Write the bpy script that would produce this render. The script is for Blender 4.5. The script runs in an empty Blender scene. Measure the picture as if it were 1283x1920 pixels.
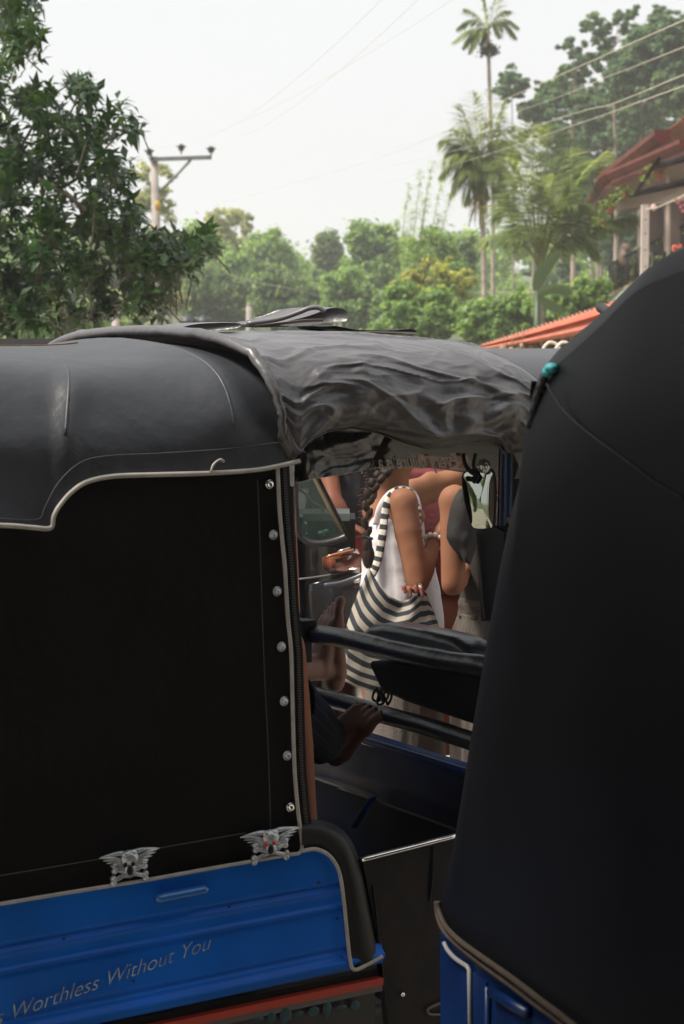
import bpy, bmesh, math, random
import numpy as np
from mathutils import Vector, Matrix, noise
random.seed(7); np.random.seed(7)
SC = bpy.context.scene
COL = SC.collection
V = Vector
R = math.radians

# ------------------------------------------------------------------ camera, sky, sun, exposure
CAM_H = 1.75
F = 3600.0                       # focal length in pixels of the 1283x1920 photograph
PITCH = math.atan(320 / F)
cam_d = bpy.data.cameras.new('camera'); cam = bpy.data.objects.new('camera', cam_d); COL.objects.link(cam)
cam_d.sensor_fit = 'VERTICAL'; cam_d.sensor_height = 36.0; cam_d.lens = F / 1920 * 36
cam_d.clip_start = 0.05; cam_d.clip_end = 3000
cam.location = (0, 0, CAM_H); cam.rotation_euler = (R(90) - PITCH, 0, 0)
cam_d.dof.use_dof = True; cam_d.dof.focus_distance = 4.8; cam_d.dof.aperture_fstop = 8.0
SC.camera = cam

SUN_EL, SUN_AZ = R(56), R(-104)   # azimuth measured from +Y towards +X
world = bpy.data.worlds.new('World'); SC.world = world; world.use_nodes = True
nt = world.node_tree; nt.nodes.clear()
out = nt.nodes.new('ShaderNodeOutputWorld'); bg = nt.nodes.new('ShaderNodeBackground')
sky = nt.nodes.new('ShaderNodeTexSky'); sky.sky_type = 'NISHITA'; sky.sun_disc = False
sky.sun_elevation = SUN_EL; sky.sun_rotation = SUN_AZ; sky.dust_density = 6; sky.air_density = 1.2
mix = nt.nodes.new('ShaderNodeMix'); mix.data_type = 'RGBA'; mix.inputs[0].default_value = 0.9
mix.inputs[7].default_value = (8.8, 8.9, 9.0, 1)      # the even white of a thin overcast
nt.links.new(sky.outputs[0], mix.inputs[6]); nt.links.new(mix.outputs[2], bg.inputs[0])
bg.inputs[1].default_value = 0.074
nt.links.new(bg.outputs[0], out.inputs[0])
sun_d = bpy.data.lights.new('sun', 'SUN'); sun = bpy.data.objects.new('sun', sun_d); COL.objects.link(sun)
sun_d.energy = 5.0; sun_d.angle = R(16); sun_d.color = (1, 0.93, 0.82)
sd = V((math.sin(SUN_AZ) * math.cos(SUN_EL), math.cos(SUN_AZ) * math.cos(SUN_EL), math.sin(SUN_EL)))
sun.rotation_euler = sd.to_track_quat('Z', 'Y').to_euler()
SC.view_settings.view_transform = 'Standard'; SC.view_settings.look = 'None'
SC.view_settings.exposure = 0.6; SC.view_settings.gamma = 1.0; SC.view_settings.use_curve_mapping = False
SC.cycles.volume_bounces = 1; SC.cycles.volume_max_steps = 64; SC.cycles.max_bounces = 6; SC.cycles.diffuse_bounces = 3; SC.cycles.glossy_bounces = 3
SC.cycles.transparent_max_bounces = 8; SC.cycles.transmission_bounces = 3
SC.cycles.caustics_reflective = False; SC.cycles.caustics_refractive = False

# ------------------------------------------------------------------ where a pixel of the photograph lies in the place
FW = V((0, math.cos(PITCH), -math.sin(PITCH))); UP = V((0, math.sin(PITCH), math.cos(PITCH)))
C0 = V((0, 0, CAM_H))
def ray(px, py): return V(((px - 641.5) / F, 0, 0)) + UP * ((960 - py) / F) + FW
def at(px, py, Y):
    d = ray(px, py); return C0 + d * (Y / d.y)
def onz(px, py, z):
    d = ray(px, py); return C0 + d * ((z - CAM_H) / d.z)
def mpp(Y): return Y / F       # metres per photo pixel at depth Y

# ------------------------------------------------------------------ materials
MATS = {}
def mat(name, col, rough=0.6, metal=0.0, spec=0.5, bump=0.0, bscale=60, var=0.0, vscale=8, alpha=None,
        coat=0.0, trans=0.0, col2=None, stretch=None, island=0.0, bump2=0.0, b2scale=6):
    if name in MATS: return MATS[name]
    m = bpy.data.materials.new(name); m.use_nodes = True
    n = m.node_tree.nodes; l = m.node_tree.links; n.clear()
    o = n.new('ShaderNodeOutputMaterial'); p = n.new('ShaderNodeBsdfPrincipled'); l.new(p.outputs[0], o.inputs[0])
    p.inputs['Base Color'].default_value = (*col, 1); p.inputs['Roughness'].default_value = rough
    p.inputs['Metallic'].default_value = metal; p.inputs['Specular IOR Level'].default_value = spec
    p.inputs['Coat Weight'].default_value = coat
    tc = n.new('ShaderNodeTexCoord'); mp = n.new('ShaderNodeMapping'); l.new(tc.outputs['Object'], mp.inputs[0])
    if stretch: mp.inputs['Scale'].default_value = stretch
    src = None
    if var > 0 or col2:
        nz = n.new('ShaderNodeTexNoise'); nz.inputs['Scale'].default_value = vscale; nz.inputs['Detail'].default_value = 5
        l.new(mp.outputs[0], nz.inputs['Vector'])
        rp = n.new('ShaderNodeValToRGB'); l.new(nz.outputs['Fac'], rp.inputs[0])
        c2 = col2 or tuple(c * (1 + var) for c in col)
        c1 = tuple(c * (1 - var) for c in col) if not col2 else col
        rp.color_ramp.elements[0].position = 0.32; rp.color_ramp.elements[1].position = 0.68
        rp.color_ramp.elements[0].color = (*c1, 1); rp.color_ramp.elements[1].color = (*c2, 1)
        src = rp.outputs[0]
        mr = n.new('ShaderNodeMapRange'); l.new(nz.outputs['Fac'], mr.inputs[0])
        mr.inputs[3].default_value = max(0.02, rough - 0.1); mr.inputs[4].default_value = min(1, rough + 0.1)
        l.new(mr.outputs[0], p.inputs['Roughness'])
    if island > 0:
        g = n.new('ShaderNodeNewGeometry'); hsv = n.new('ShaderNodeHueSaturation')
        mr2 = n.new('ShaderNodeMapRange'); l.new(g.outputs['Random Per Island'], mr2.inputs[0])
        mr2.inputs[3].default_value = 1 - island; mr2.inputs[4].default_value = 1 + island
        l.new(mr2.outputs[0], hsv.inputs['Value'])
        mr3 = n.new('ShaderNodeMapRange'); l.new(g.outputs['Random Per Island'], mr3.inputs[0])
        mr3.inputs[3].default_value = 0.5 + 0.05 * island; mr3.inputs[4].default_value = 0.5 - 0.06 * island
        l.new(mr3.outputs[0], hsv.inputs['Hue'])
        if src: l.new(src, hsv.inputs['Color'])
        else: hsv.inputs['Color'].default_value = (*col, 1)
        src = hsv.outputs[0]
    if src: l.new(src, p.inputs['Base Color'])
    last = None
    for bb, bs in ((bump, bscale), (bump2, b2scale)):
        if bb > 0:
            nz2 = n.new('ShaderNodeTexNoise'); nz2.inputs['Scale'].default_value = bs; nz2.inputs['Detail'].default_value = 4
            l.new(mp.outputs[0], nz2.inputs['Vector'])
            b = n.new('ShaderNodeBump'); b.inputs['Strength'].default_value = min(1, bb); b.inputs['Distance'].default_value = 0.6 / bs
            l.new(nz2.outputs['Fac'], b.inputs['Height'])
            if last: l.new(last, b.inputs['Normal'])
            last = b.outputs[0]
    if last: l.new(last, p.inputs['Normal'])
    if trans > 0:      # thin translucent sheet (leaf)
        t = n.new('ShaderNodeBsdfTranslucent'); mx = n.new('ShaderNodeMixShader'); mx.inputs[0].default_value = trans
        if src:
            gm = n.new('ShaderNodeMix'); gm.data_type = 'RGBA'; gm.blend_type = 'MULTIPLY'; gm.inputs[0].default_value = 1
            l.new(src, gm.inputs[6]); gm.inputs[7].default_value = (1.9, 1.75, 0.8, 1); l.new(gm.outputs[2], t.inputs[0])
        else: t.inputs[0].default_value = (col[0] * 1.9, col[1] * 1.75, col[2] * .8, 1)
        l.new(p.outputs[0], mx.inputs[1]); l.new(t.outputs[0], mx.inputs[2]); l.new(mx.outputs[0], o.inputs[0])
    if alpha is not None:
        tr = n.new('ShaderNodeBsdfTransparent'); mx = n.new('ShaderNodeMixShader'); mx.inputs[0].default_value = alpha
        l.new(tr.outputs[0], mx.inputs[1]); l.new(p.outputs[0], mx.inputs[2]); l.new(mx.outputs[0], o.inputs[0])
    MATS[name] = m
    return m

def stripes_mat(name, a, b, freq, axis='V', duty=0.5, rough=0.85):
    """woven stripes that follow the UVs of the cloth"""
    m = bpy.data.materials.new(name); m.use_nodes = True
    n = m.node_tree.nodes; l = m.node_tree.links
    p = n['Principled BSDF']; p.inputs['Roughness'].default_value = rough; p.inputs['Specular IOR Level'].default_value = .2
    uv = n.new('ShaderNodeUVMap'); sp = n.new('ShaderNodeSeparateXYZ'); l.new(uv.outputs[0], sp.inputs[0])
    mu = n.new('ShaderNodeMath'); mu.operation = 'MULTIPLY'; mu.inputs[1].default_value = freq
    l.new(sp.outputs[1 if axis == 'V' else 0], mu.inputs[0])
    fr = n.new('ShaderNodeMath'); fr.operation = 'FRACT'; l.new(mu.outputs[0], fr.inputs[0])
    gt = n.new('ShaderNodeMath'); gt.operation = 'GREATER_THAN'; gt.inputs[1].default_value = duty; l.new(fr.outputs[0], gt.inputs[0])
    mx = n.new('ShaderNodeMix'); mx.data_type = 'RGBA'; l.new(gt.outputs[0], mx.inputs[0])
    mx.inputs[6].default_value = (*a, 1); mx.inputs[7].default_value = (*b, 1)
    nz = n.new('ShaderNodeTexNoise'); nz.inputs['Scale'].default_value = 90
    m2 = n.new('ShaderNodeMix'); m2.data_type = 'RGBA'; m2.blend_type = 'MULTIPLY'; m2.inputs[0].default_value = .25
    l.new(mx.outputs[2], m2.inputs[6]); l.new(nz.outputs['Fac'], m2.inputs[7]); l.new(m2.outputs[2], p.inputs['Base Color'])
    return m

# ------------------------------------------------------------------ objects
ORG = {}
def org(o): return ORG.get(o.name, V((0, 0, 0)))
def tag(o, label=None, cat=None, group=None, kind=None):
    if label: o['label'] = label
    if cat: o['category'] = cat
    if group: o['group'] = group
    if kind: o['kind'] = kind
    return o
def thing(name, label, cat, loc, group=None):
    o = bpy.data.objects.new(name, None); o.location = loc; o.empty_display_size = .1
    COL.objects.link(o); ORG[o.name] = V(loc); return tag(o, label, cat, group)
def mesh_obj(name, me, m, parent=None):
    if m is not None and not me.materials: me.materials.append(m)
    o = bpy.data.objects.new(name, me); COL.objects.link(o)
    if parent is not None: o.parent = parent; ORG[o.name] = org(parent)
    return o
def build(name, vs, fs, m, parent=None, smooth=True, label=None, uvs=None, kind=None):
    og = org(parent) if parent is not None else V((0, 0, 0))
    me = bpy.data.meshes.new(name)
    me.from_pydata([(v[0] - og.x, v[1] - og.y, v[2] - og.z) for v in vs], [], fs)
    if uvs is not None:
        ul = me.uv_layers.new(name='UVMap')
        li = np.empty(len(me.loops), dtype=np.int32); me.loops.foreach_get('vertex_index', li)
        ul.data.foreach_set('uv', np.array(uvs, dtype=np.float32)[li].ravel())
    if smooth: me.polygons.foreach_set('use_smooth', [True] * len(me.polygons))
    me.validate(); me.update()
    o = mesh_obj(name, me, m, parent)
    if label: o['label'] = label
    if kind: o['kind'] = kind
    return o
def auto_sharp(o, ang=35):
    me = o.data; bm = bmesh.new(); bm.from_mesh(me)
    for e in bm.edges:
        if len(e.link_faces) == 2 and e.calc_face_angle(0) > R(ang): e.smooth = False
    bm.to_mesh(me); bm.free(); return o

class MB:
    def __init__(s): s.v = []; s.f = []
    def add(s, vs, fs):
        b = len(s.v); s.v += [V(v) for v in vs]; s.f += [[i + b for i in f] for f in fs]; return s
    def box(s, c, ax, ay, az):      # centre, three half-axis vectors
        c = V(c); ax = V(ax); ay = V(ay); az = V(az)
        vs = [c + ax * i + ay * j + az * k for k in (-1, 1) for j in (-1, 1) for i in (-1, 1)]
        return s.add(vs, [(0, 2, 3, 1), (4, 5, 7, 6), (0, 1, 5, 4), (2, 6, 7, 3), (0, 4, 6, 2), (1, 3, 7, 5)])
    def tube(s, pts, r, n=8, cap=True, flat=1.0, up=None):
        pts = [V(p) for p in pts]; k = len(pts)
        rs = r if isinstance(r, (list, tuple)) else [r] * k
        ref = V(up) if up else V((0, 0, 1)); vs = []; prev = None
        for i, p in enumerate(pts):
            t = (pts[min(i + 1, k - 1)] - pts[max(i - 1, 0)]).normalized()
            if prev is None:
                a = ref if abs(t.dot(ref)) < .95 else V((1, 0, 0))
                x = a.cross(t).normalized()
            else:
                x = (prev - t * prev.dot(t)).normalized()
            prev = x; y = t.cross(x)
            for j in range(n):
                an = 2 * math.pi * j / n
                vs.append(p + x * (math.cos(an) * rs[i]) + y * (math.sin(an) * rs[i] * flat))
        fs = [(i * n + j, i * n + (j + 1) % n, (i + 1) * n + (j + 1) % n, (i + 1) * n + j) for i in range(k - 1) for j in range(n)]
        if cap: fs += [tuple(range(n))[::-1], tuple((k - 1) * n + j for j in range(n))]
        return s.add(vs, fs)
    def ell(s, c, rad, rot=None, nu=12, nv=8):
        c = V(c); M = rot or Matrix.Identity(3); vs = []; fs = []
        for i in range(nv + 1):
            th = math.pi * i / nv
            for j in range(nu):
                ph = 2 * math.pi * j / nu
                vs.append(c + M @ V((rad[0] * math.sin(th) * math.cos(ph), rad[1] * math.sin(th) * math.sin(ph), rad[2] * math.cos(th))))
        for i in range(nv):
            for j in range(nu):
                fs.append((i * nu + j, i * nu + (j + 1) % nu, (i + 1) * nu + (j + 1) % nu, (i + 1) * nu + j))
        return s.add(vs, fs)
    def cap(s, a, b, ra, rb, n=12, seg=4):      # tapered capsule with rounded ends (closed)
        a = V(a); b = V(b); d = (b - a); L = d.length; t = d.normalized()
        pts = []; rs = []
        for i in range(seg + 1):
            an = (math.pi / 2) * i / seg; pts.append(a - t * ra * math.cos(an)); rs.append(max(1e-4, ra * math.sin(an)))
        for i in range(seg + 1):
            an = (math.pi / 2) * i / seg; pts.append(b + t * rb * math.sin(an)); rs.append(max(1e-4, rb * math.cos(an)))
        return s.tube(pts, rs, n)
    def build(s, name, m, parent=None, smooth=True, label=None, kind=None):
        return build(name, s.v, s.f, m, parent, smooth, label, None, kind)

def grid(nu, nv, fn, closed_u=False):
    vs = [fn(i / (nu - 1) if not closed_u else i / nu, j / (nv - 1)) for j in range(nv) for i in range(nu)]
    fs = []
    for j in range(nv - 1):
        for i in range(nu if closed_u else nu - 1):
            a = j * nu + i; b = j * nu + (i + 1) % nu
            fs.append((a, b, b + nu, a + nu))
    uv = [(i / max(1, nu - 1), j / (nv - 1)) for j in range(nv) for i in range(nu)]
    return vs, fs, uv
def interp(tab, x):
    if x <= tab[0][0]: return tab[0][1]
    for (a, b), (c, d) in zip(tab, tab[1:]):
        if x <= c: return b + (d - b) * (x - a) / (c - a) if c > a else d
    return tab[-1][1]
def smooth_path(pts, n=6):
    pts = [V(p) for p in pts]; o = []
    for i in range(len(pts) - 1):
        p0 = pts[max(i - 1, 0)]; p1 = pts[i]; p2 = pts[i + 1]; p3 = pts[min(i + 2, len(pts) - 1)]
        for k in range(n):
            t = k / n
            o.append(0.5 * ((2 * p1) + (p2 - p0) * t + (2 * p0 - 5 * p1 + 4 * p2 - p3) * t * t + (3 * p1 - p0 - 3 * p2 + p3) * t ** 3))
    o.append(pts[-1]); return o
def poly_plate(outline, nrm, th, off=0.0):
    """closed outline (world points in one plane) extruded backwards along nrm"""
    n = len(outline); nrm = V(nrm)
    a = [V(p) + nrm * off for p in outline]; b = [p - nrm * th for p in a]
    fs = [tuple(range(n)), tuple(range(2 * n - 1, n - 1, -1))] + [(i, i + n, (i + 1) % n + n, (i + 1) % n) for i in range(n)]
    return a + b, fs
def remeshed(name, mb, m, voxel, parent=None, smooth_it=6, label=None, decimate=None):
    og = org(parent) if parent is not None else V((0, 0, 0))
    me = bpy.data.meshes.new('tmp'); me.from_pydata([tuple(v - og) for v in mb.v], [], mb.f); me.update()
    o = bpy.data.objects.new('tmp', me); COL.objects.link(o)
    r = o.modifiers.new('r', 'REMESH'); r.mode = 'VOXEL'; r.voxel_size = voxel; r.use_smooth_shade = True
    s = o.modifiers.new('s', 'SMOOTH'); s.factor = .5; s.iterations = smooth_it
    if decimate:
        d = o.modifiers.new('d', 'DECIMATE'); d.ratio = decimate
    dg = bpy.context.evaluated_depsgraph_get(); ev = o.evaluated_get(dg)
    nm = bpy.data.meshes.new_from_object(ev); nm.name = name; nm.materials.clear(); nm.materials.append(m)
    nm.polygons.foreach_set('use_smooth', [True] * len(nm.polygons))
    bpy.data.objects.remove(o); bpy.data.meshes.remove(me)
    ob = mesh_obj(name, nm, m, parent)
    if label: ob['label'] = label
    return ob
def text_obj(name, body, size, M4, m, parent, shear=0.0, extrude=0.0006, sx=1.0, label=None, bold=0.0):
    cu = bpy.data.curves.new(name, 'FONT'); cu.body = body; cu.size = size; cu.shear = shear; cu.extrude = extrude; cu.offset = bold
    cu.align_x = 'LEFT'; t = bpy.data.objects.new(name, cu); COL.objects.link(t)
    dg = bpy.context.evaluated_depsgraph_get(); me = bpy.data.meshes.new_from_object(t.evaluated_get(dg)); bpy.data.objects.remove(t)
    og = org(parent) if parent is not None else V((0, 0, 0))
    me.transform(Matrix.Translation(-og) @ M4 @ Matrix.Diagonal((sx, 1, 1, 1))); me.name = name; me.materials.clear()
    o = mesh_obj(name, me, m, parent)
    if label: o['label'] = label
    return o
def copy_tree(o, parent=None):
    c = o.copy(); COL.objects.link(c); c.parent = parent; ORG[c.name] = org(o)
    for ch in list(o.children):
        d = copy_tree(ch, c); d.matrix_parent_inverse = ch.matrix_parent_inverse
    return c
# ------------------------------------------------------------------ materials used across the scene
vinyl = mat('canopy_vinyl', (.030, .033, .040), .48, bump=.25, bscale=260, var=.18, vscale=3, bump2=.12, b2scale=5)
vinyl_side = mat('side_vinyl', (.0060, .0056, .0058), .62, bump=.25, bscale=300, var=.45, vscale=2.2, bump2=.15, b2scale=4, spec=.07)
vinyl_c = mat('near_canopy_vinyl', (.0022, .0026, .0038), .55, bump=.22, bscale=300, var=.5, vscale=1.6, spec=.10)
tarp_m = mat('tarp_vinyl', (.062, .059, .064), .35, bump=.15, bscale=90, var=.22, vscale=5, spec=.75, bump2=.14, b2scale=22)
black_m = mat('black_rubber', (.006, .006, .007), .5, bump=.1, bscale=80, spec=.2)
gloss_black = mat('gloss_black_paint', (.003, .003, .003), .35, spec=.2, var=.3, vscale=6, bump=.04, bscale=12)
pad_m = mat('padded_vinyl', (.012, .014, .018), .3, bump=.18, bscale=160, bump2=.10, b2scale=22)
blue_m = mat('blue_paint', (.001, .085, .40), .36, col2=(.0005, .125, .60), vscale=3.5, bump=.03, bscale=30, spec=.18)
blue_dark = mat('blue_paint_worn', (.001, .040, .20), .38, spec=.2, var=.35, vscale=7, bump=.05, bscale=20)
brown_mottle = mat('mottled_brown', (.014, .009, .006), .45, spec=.2, col2=(.005, .006, .010), vscale=9, bump=.08, bscale=20)  # random mottle of dark brown and blue-black
piping_m = mat('grey_piping', (.33, .31, .28), .55, var=.15, vscale=30)
piping_dk = mat('brown_piping', (.030, .023, .018), .7, spec=.15, var=.15, vscale=30)
chrome_m = mat('chrome', (.75, .74, .72), .12, metal=1.0)
cast_m = mat('cast_silver', (.42, .44, .46), .38, metal=.75, var=.25, vscale=60, bump=.5, bscale=120)
red_m = mat('red_stripe', (.35, .03, .012), .45, var=.1)
grey_m = mat('grey_trim', (.09, .08, .08), .5, var=.1)
red_gem = mat('red_gem', (.5, .0, .01), .15)
cream_ink = mat('cream_lettering', (.26, .29, .28), .7, var=.5, vscale=50, spec=.1)
tint_m = mat('tinted_film', (.035, .024, .019), .25, alpha=.9)
glass_m = mat('clear_glass', (.0, .0, .0), .03, alpha=.07, spec=.6)
seat_m = mat('seat_vinyl', (.018, .02, .026), .4, bump=.3, bscale=90)
# ================================================================== the three-wheeler in front of the camera
AL = V((math.sin(R(57)), math.cos(R(57)), 0)); AW = V((-AL.y, AL.x, 0)); A0 = V(((500 - 641.5) / F * 4.0, 4.0, 0))
def Aw(s, w, z): return A0 + AL * s + AW * w + V((0, 0, z))
def apl(px, py, w=0.0):          # photo pixel on the lengthwise plane w metres in from its near side
    d = ray(px, py); k = ((A0 + AW * w) - C0).dot(AW) / d.dot(AW); return C0 + d * k
def asz(px, py, w=0.0):
    p = apl(px, py, w) - A0; return p.dot(AL), p.z
def acr(px, py, s):              # photo pixel on the crosswise plane at s
    d = ray(px, py); k = ((A0 + AL * s) - C0).dot(AL) / d.dot(AL); return C0 + d * k
def awz(px, py, s):
    p = acr(px, py, s) - A0; return p.dot(AW), p.z
AWID = 1.12
tk = thing('three_wheeler', 'blue three-wheeler with black canopy and two winged skull badges in front of the camera', 'three-wheeler', Aw(-.5, .55, 0))

# --- canopy over the passenger seat
pipe_px = [(-420, 978), (-200, 982), (0, 985), (60, 989), (95, 990), (101, 968), (112, 948), (135, 922), (165, 903), (215, 893), (300, 890), (400, 887), (480, 881), (530, 872), (562, 864)]
pipe_sz = [asz(x, y, -.012) for x, y in pipe_px]
zb_tab = sorted([(s, z) for s, z in pipe_sz])
S_END = asz(546, 860)[0]
hoops = [(-.62, .014), (-.085, .018)]
def crest(s):
    c = 1.748 + .012 * math.exp(-((s + .10) / .07) ** 2) + .012 * math.exp(-((s + .64) / .10) ** 2)
    if s < -.72: c -= min(.5, (-(s + .72)) * .06)
    return c
def sect(t, s):      # t 0..1 from near eave to crest: returns (w, z) above the near side
    zc = crest(s); z0 = 1.465
    prof = [(0, 0.0, 0.0), (.18, -.012, .24), (.36, .0, .47), (.52, .035, .68), (.68, .105, .83), (.82, .24, .93), (.92, .40, .98), (1, .56, 1.0)]
    w = interp([(a, b) for a, b, c in prof], t); h = interp([(a, c) for a, b, c in prof], t)
    return w, z0 + h * (zc - z0)
def smooth_tab(fn, t, d=.06):
    ws = [fn(min(1, max(0, t + k * d))) for k in (-1, -.5, 0, .5, 1)]
    return sum(a for a, b in ws) / 5, sum(b for a, b in ws) / 5
def canopy_pt(u, v):
    s = -1.95 + (S_END + 1.95) * u
    far = v > .5; t = (1 - abs(2 * v - 1))
    w, z = smooth_tab(lambda q: sect(q, s), t)
    # cloth sags between the hoops
    sag = .0
    if s > -.62 and s < -.085: sag = math.sin(math.pi * (s + .62) / .535)
    elif s < -.62: sag = .6 * abs(math.sin(math.pi * (s + .62) / .7))
    side = math.exp(-((t - .45) / .25) ** 2)
    w += .020 * sag * side; z -= .007 * sag * (t > .5) * (t - .5) * 2
    w -= .010 * math.exp(-((s + .085) / .05) ** 2) * side
    ds = (-.47 + .16 * t ** 2) - s
    if ds > 0: w += .16 * min(ds, .5) * side + .01 * min(1, ds / .02)
    w -= .012 * math.exp(-((s + .46 - .16 * t * t) / .03) ** 2) * side
    w += .0035 * noise.noise(V((s * 5, t * 4, 3))) 
    if t < .12:
        k = 1 - t / .12; zb = interp(zb_tab, s) if not far else 1.46
        z = z * (1 - k) + zb * k; w = w * (1 - k) - .012 * k
    if far: w = AWID - w
    return Aw(s, w, z)
vs, fs, uv = grid(150, 61, canopy_pt)
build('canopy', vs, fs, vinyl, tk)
# raised edge hem above the piping, stitched line
hem = [(0, 972), (70, 974), (85, 950), (110, 905), (150, 868), (200, 855), (300, 850), (420, 842), (520, 830), (556, 826)]
MB().tube(smooth_path([apl(x, y, -.0155) for x, y in hem], 5), .0013, 6).build('stitch_seam', mat('stitch', (.05, .047, .045), .8), tk)
MB().tube(smooth_path([apl(x, y, -.020) for x, y in pipe_px[1:]], 6), .0050, 8).build('piping', piping_m, tk)
MB().tube(smooth_path([apl(x, y, -.024) for x, y in [(396, 884), (400, 872), (412, 862), (420, 866)]], 4), .004, 8, flat=.6).build('loose_flap', piping_m, tk)
MB().tube([canopy_pt(u, .5) + V((0, 0, .001)) for u in np.linspace(.1, .88, 40)], .0016, 6).build('ridge_piping', mat('rust_piping', (.18, .09, .04), .7), tk)
# front roof hoop edge, rolls under
for i, (s0, r0) in enumerate(((-.47, .0035), (-.085, .004))):
    pts = []
    for t in np.linspace(.14, .86, 40):
        tt = 1 - abs(2 * t - 1); u = ((s0 + (.16 * tt * tt if i == 0 else 0)) + 1.95) / (S_END + 1.95); p = canopy_pt(u, t); pts.append(p)
    c0 = Aw(s0, .56, 1.3)
    MB().tube([p + (c0 - p).normalized() * (r0 * .7) for p in pts], r0, 8).build('roof_hoop', vinyl, tk)

# --- side curtain
right_px = [(520, 870), (522, 905), (524, 950), (528, 1000), (534, 1060), (537, 1110), (540, 1160), (546, 1220), (548, 1290), (550, 1370), (553, 1450), (559, 1520), (566, 1575), (566, 1590)]
rs_tab = sorted([(asz(x, y)[1], asz(x, y)[0]) for x, y in right_px])
body_top = [(-420, 1768), (0, 1695), (280, 1648), (560, 1599)]
bt_tab = sorted([asz(x, y) for x, y in body_top])
def body_z(s):
    (s0, z0), (s1, z1) = bt_tab[1], bt_tab[-1]; return z0 + (z1 - z0) * (s - s0) / (s1 - s0)
def curtain_pt(u, v):
    sr0 = asz(540, 1200)[0]
    s = -1.95 + (sr0 + 1.95) * u
    z1 = interp(zb_tab, s) + .045; z0 = body_z(s); z = z0 + (z1 - z0) * v
    k = max(0, (u - .8) / .2); s += k * (interp(rs_tab, z) - sr0)
    w = .008 + .009 * noise.noise(V((s * 3, z * 2.2, 0))) + .005 * noise.noise(V((s * 7 + z * 6, z * 4, 4)))
    edge = min(1, (1 - u) * 14)
    return Aw(s, w * edge, z)
vs, fs, uv = grid(110, 50, curtain_pt)
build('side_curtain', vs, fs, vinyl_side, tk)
MB().tube(smooth_path([apl(x, y, -.008) for x, y in right_px], 5), .0048, 8, flat=.9).build('curtain_piping', piping_m, tk)
MB().tube(smooth_path([apl(x, y, -.001) for x, y in [(483, 900), (488, 1020), (492, 1150), (497, 1280), (503, 1400), (508, 1560)]], 4), .0011, 5).build('stitch_seam', MATS['stitch'], tk)
MB().tube(smooth_path([apl(x, y, -.001) for x, y in [(0, 1642), (180, 1612), (300, 1590), (460, 1562)]], 4), .0011, 5).build('stitch_seam', MATS['stitch'], tk)
# zip strip in front of the piping
def zip_c(px_off, y): 
    tab = [(p[1], p[0]) for p in right_px]; return apl(interp(tab, y) + px_off, y, .004)
ys = list(range(872, 1560, 12))
a = [zip_c(2, y) for y in ys]; b = [zip_c(22, y) for y in ys]
vs = []; 
for p, q in zip(a, b): vs += [p, q, q + AW * .012, p + AW * .012]
n = len(ys); fs = []
for i in range(n - 1):
    for j in range(4): fs.append((i * 4 + j, i * 4 + (j + 1) % 4, i * 4 + 4 + (j + 1) % 4, i * 4 + 4 + j))
build('zip_tape', vs, fs, black_m, tk, smooth=False)
m = MB()
for y in np.arange(876, 1560, 5.0):
    c = zip_c(12, y) - AW * .002; m.box(c, AL * .0045, V((0, 0, .0016)), AW * .002)
o = m.build('zip_teeth', mat('zip_teeth', (.055, .05, .045), .45), tk, smooth=False); 
# dome studs
for x, y in [(507, 908), (514, 1003), (521, 1109), (529, 1213), (534, 1315), (540, 1417), (546, 1514)]:
    c = apl(x, y, -.004); q = MB(); M = Matrix((AL, V((0, 0, 1)), AW)).transposed()
    q.ell(c, (.0088, .0088, .007), M, 14, 8); q.ell(c + AW * .002, (.011, .011, .003), M, 14, 6)
    q.build('dome_stud', cast_m if y % 2 else chrome_m, tk)

# --- blue lower body side: cross section with pressed ribs
s_left = -1.95
bot_px = [(0, 1975), (400, 1893), (720, 1826)]
corner = [(566, 1596), (590, 1592), (612, 1600), (628, 1617), (638, 1642), (645, 1690), (650, 1740), (656, 1795), (664, 1818), (690, 1808), (717, 1793), (722, 1826)]
cz = sorted([(asz(x, y)[1], asz(x, y)[0]) for x, y in corner if y < 1810]); 
def rib(y0):      # offset outwards along the height, in photo rows at x=300
    o = 0
    for c, wd, a in ((1722, 5, -.007), (1731, 5, .003), (1762, 4, .008), (1769, 5, -.003), (1852, 5, -.006), (1874, 7, .013), (1884, 6, .006)):
        o += a * math.exp(-((y0 - c) / wd) ** 2)
    return o
def body_pt(u, v):
    y0 = 1644 + (1893 - 1644) * v       # rows at x=300 on the near side
    s3, z3 = asz(300, y0)
    z_top3 = asz(300, 1644)[1]
    sl = (body_z(.2) - body_z(-.2)) / .4
    s = s_left + (.42 - s_left) * u
    zz = z3
    lim = interp(cz, zz + sl * (s - s3))
    s_r = min(.42, lim) if y0 < 1853 else .292
    s = s_left + (s_r - s_left) * u ** 1
    z = z3 + sl * (s - s3)
    w = -rib(y0) - .004 * noise.noise(V((s * 2, z * 3, 7)))
    return Aw(s, w - .004, z)
vs, fs, uv = grid(120, 110, body_pt)
build('body_side', vs, fs, blue_m, tk)
MB().tube(smooth_path([apl(x, y, -.014) for x, y in [(-420, 1768), (-100, 1712), (0, 1695), (150, 1670), (280, 1649), (420, 1624), (540, 1603), (560, 1600), (567, 1590)]], 5), .0042, 8).build('body_piping', piping_m, tk)
MB().tube(smooth_path([apl(x, y, -.016) for x, y in corner[:-1]], 6), .0044, 8).build('wheel_arch_piping', piping_m, tk)
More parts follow.
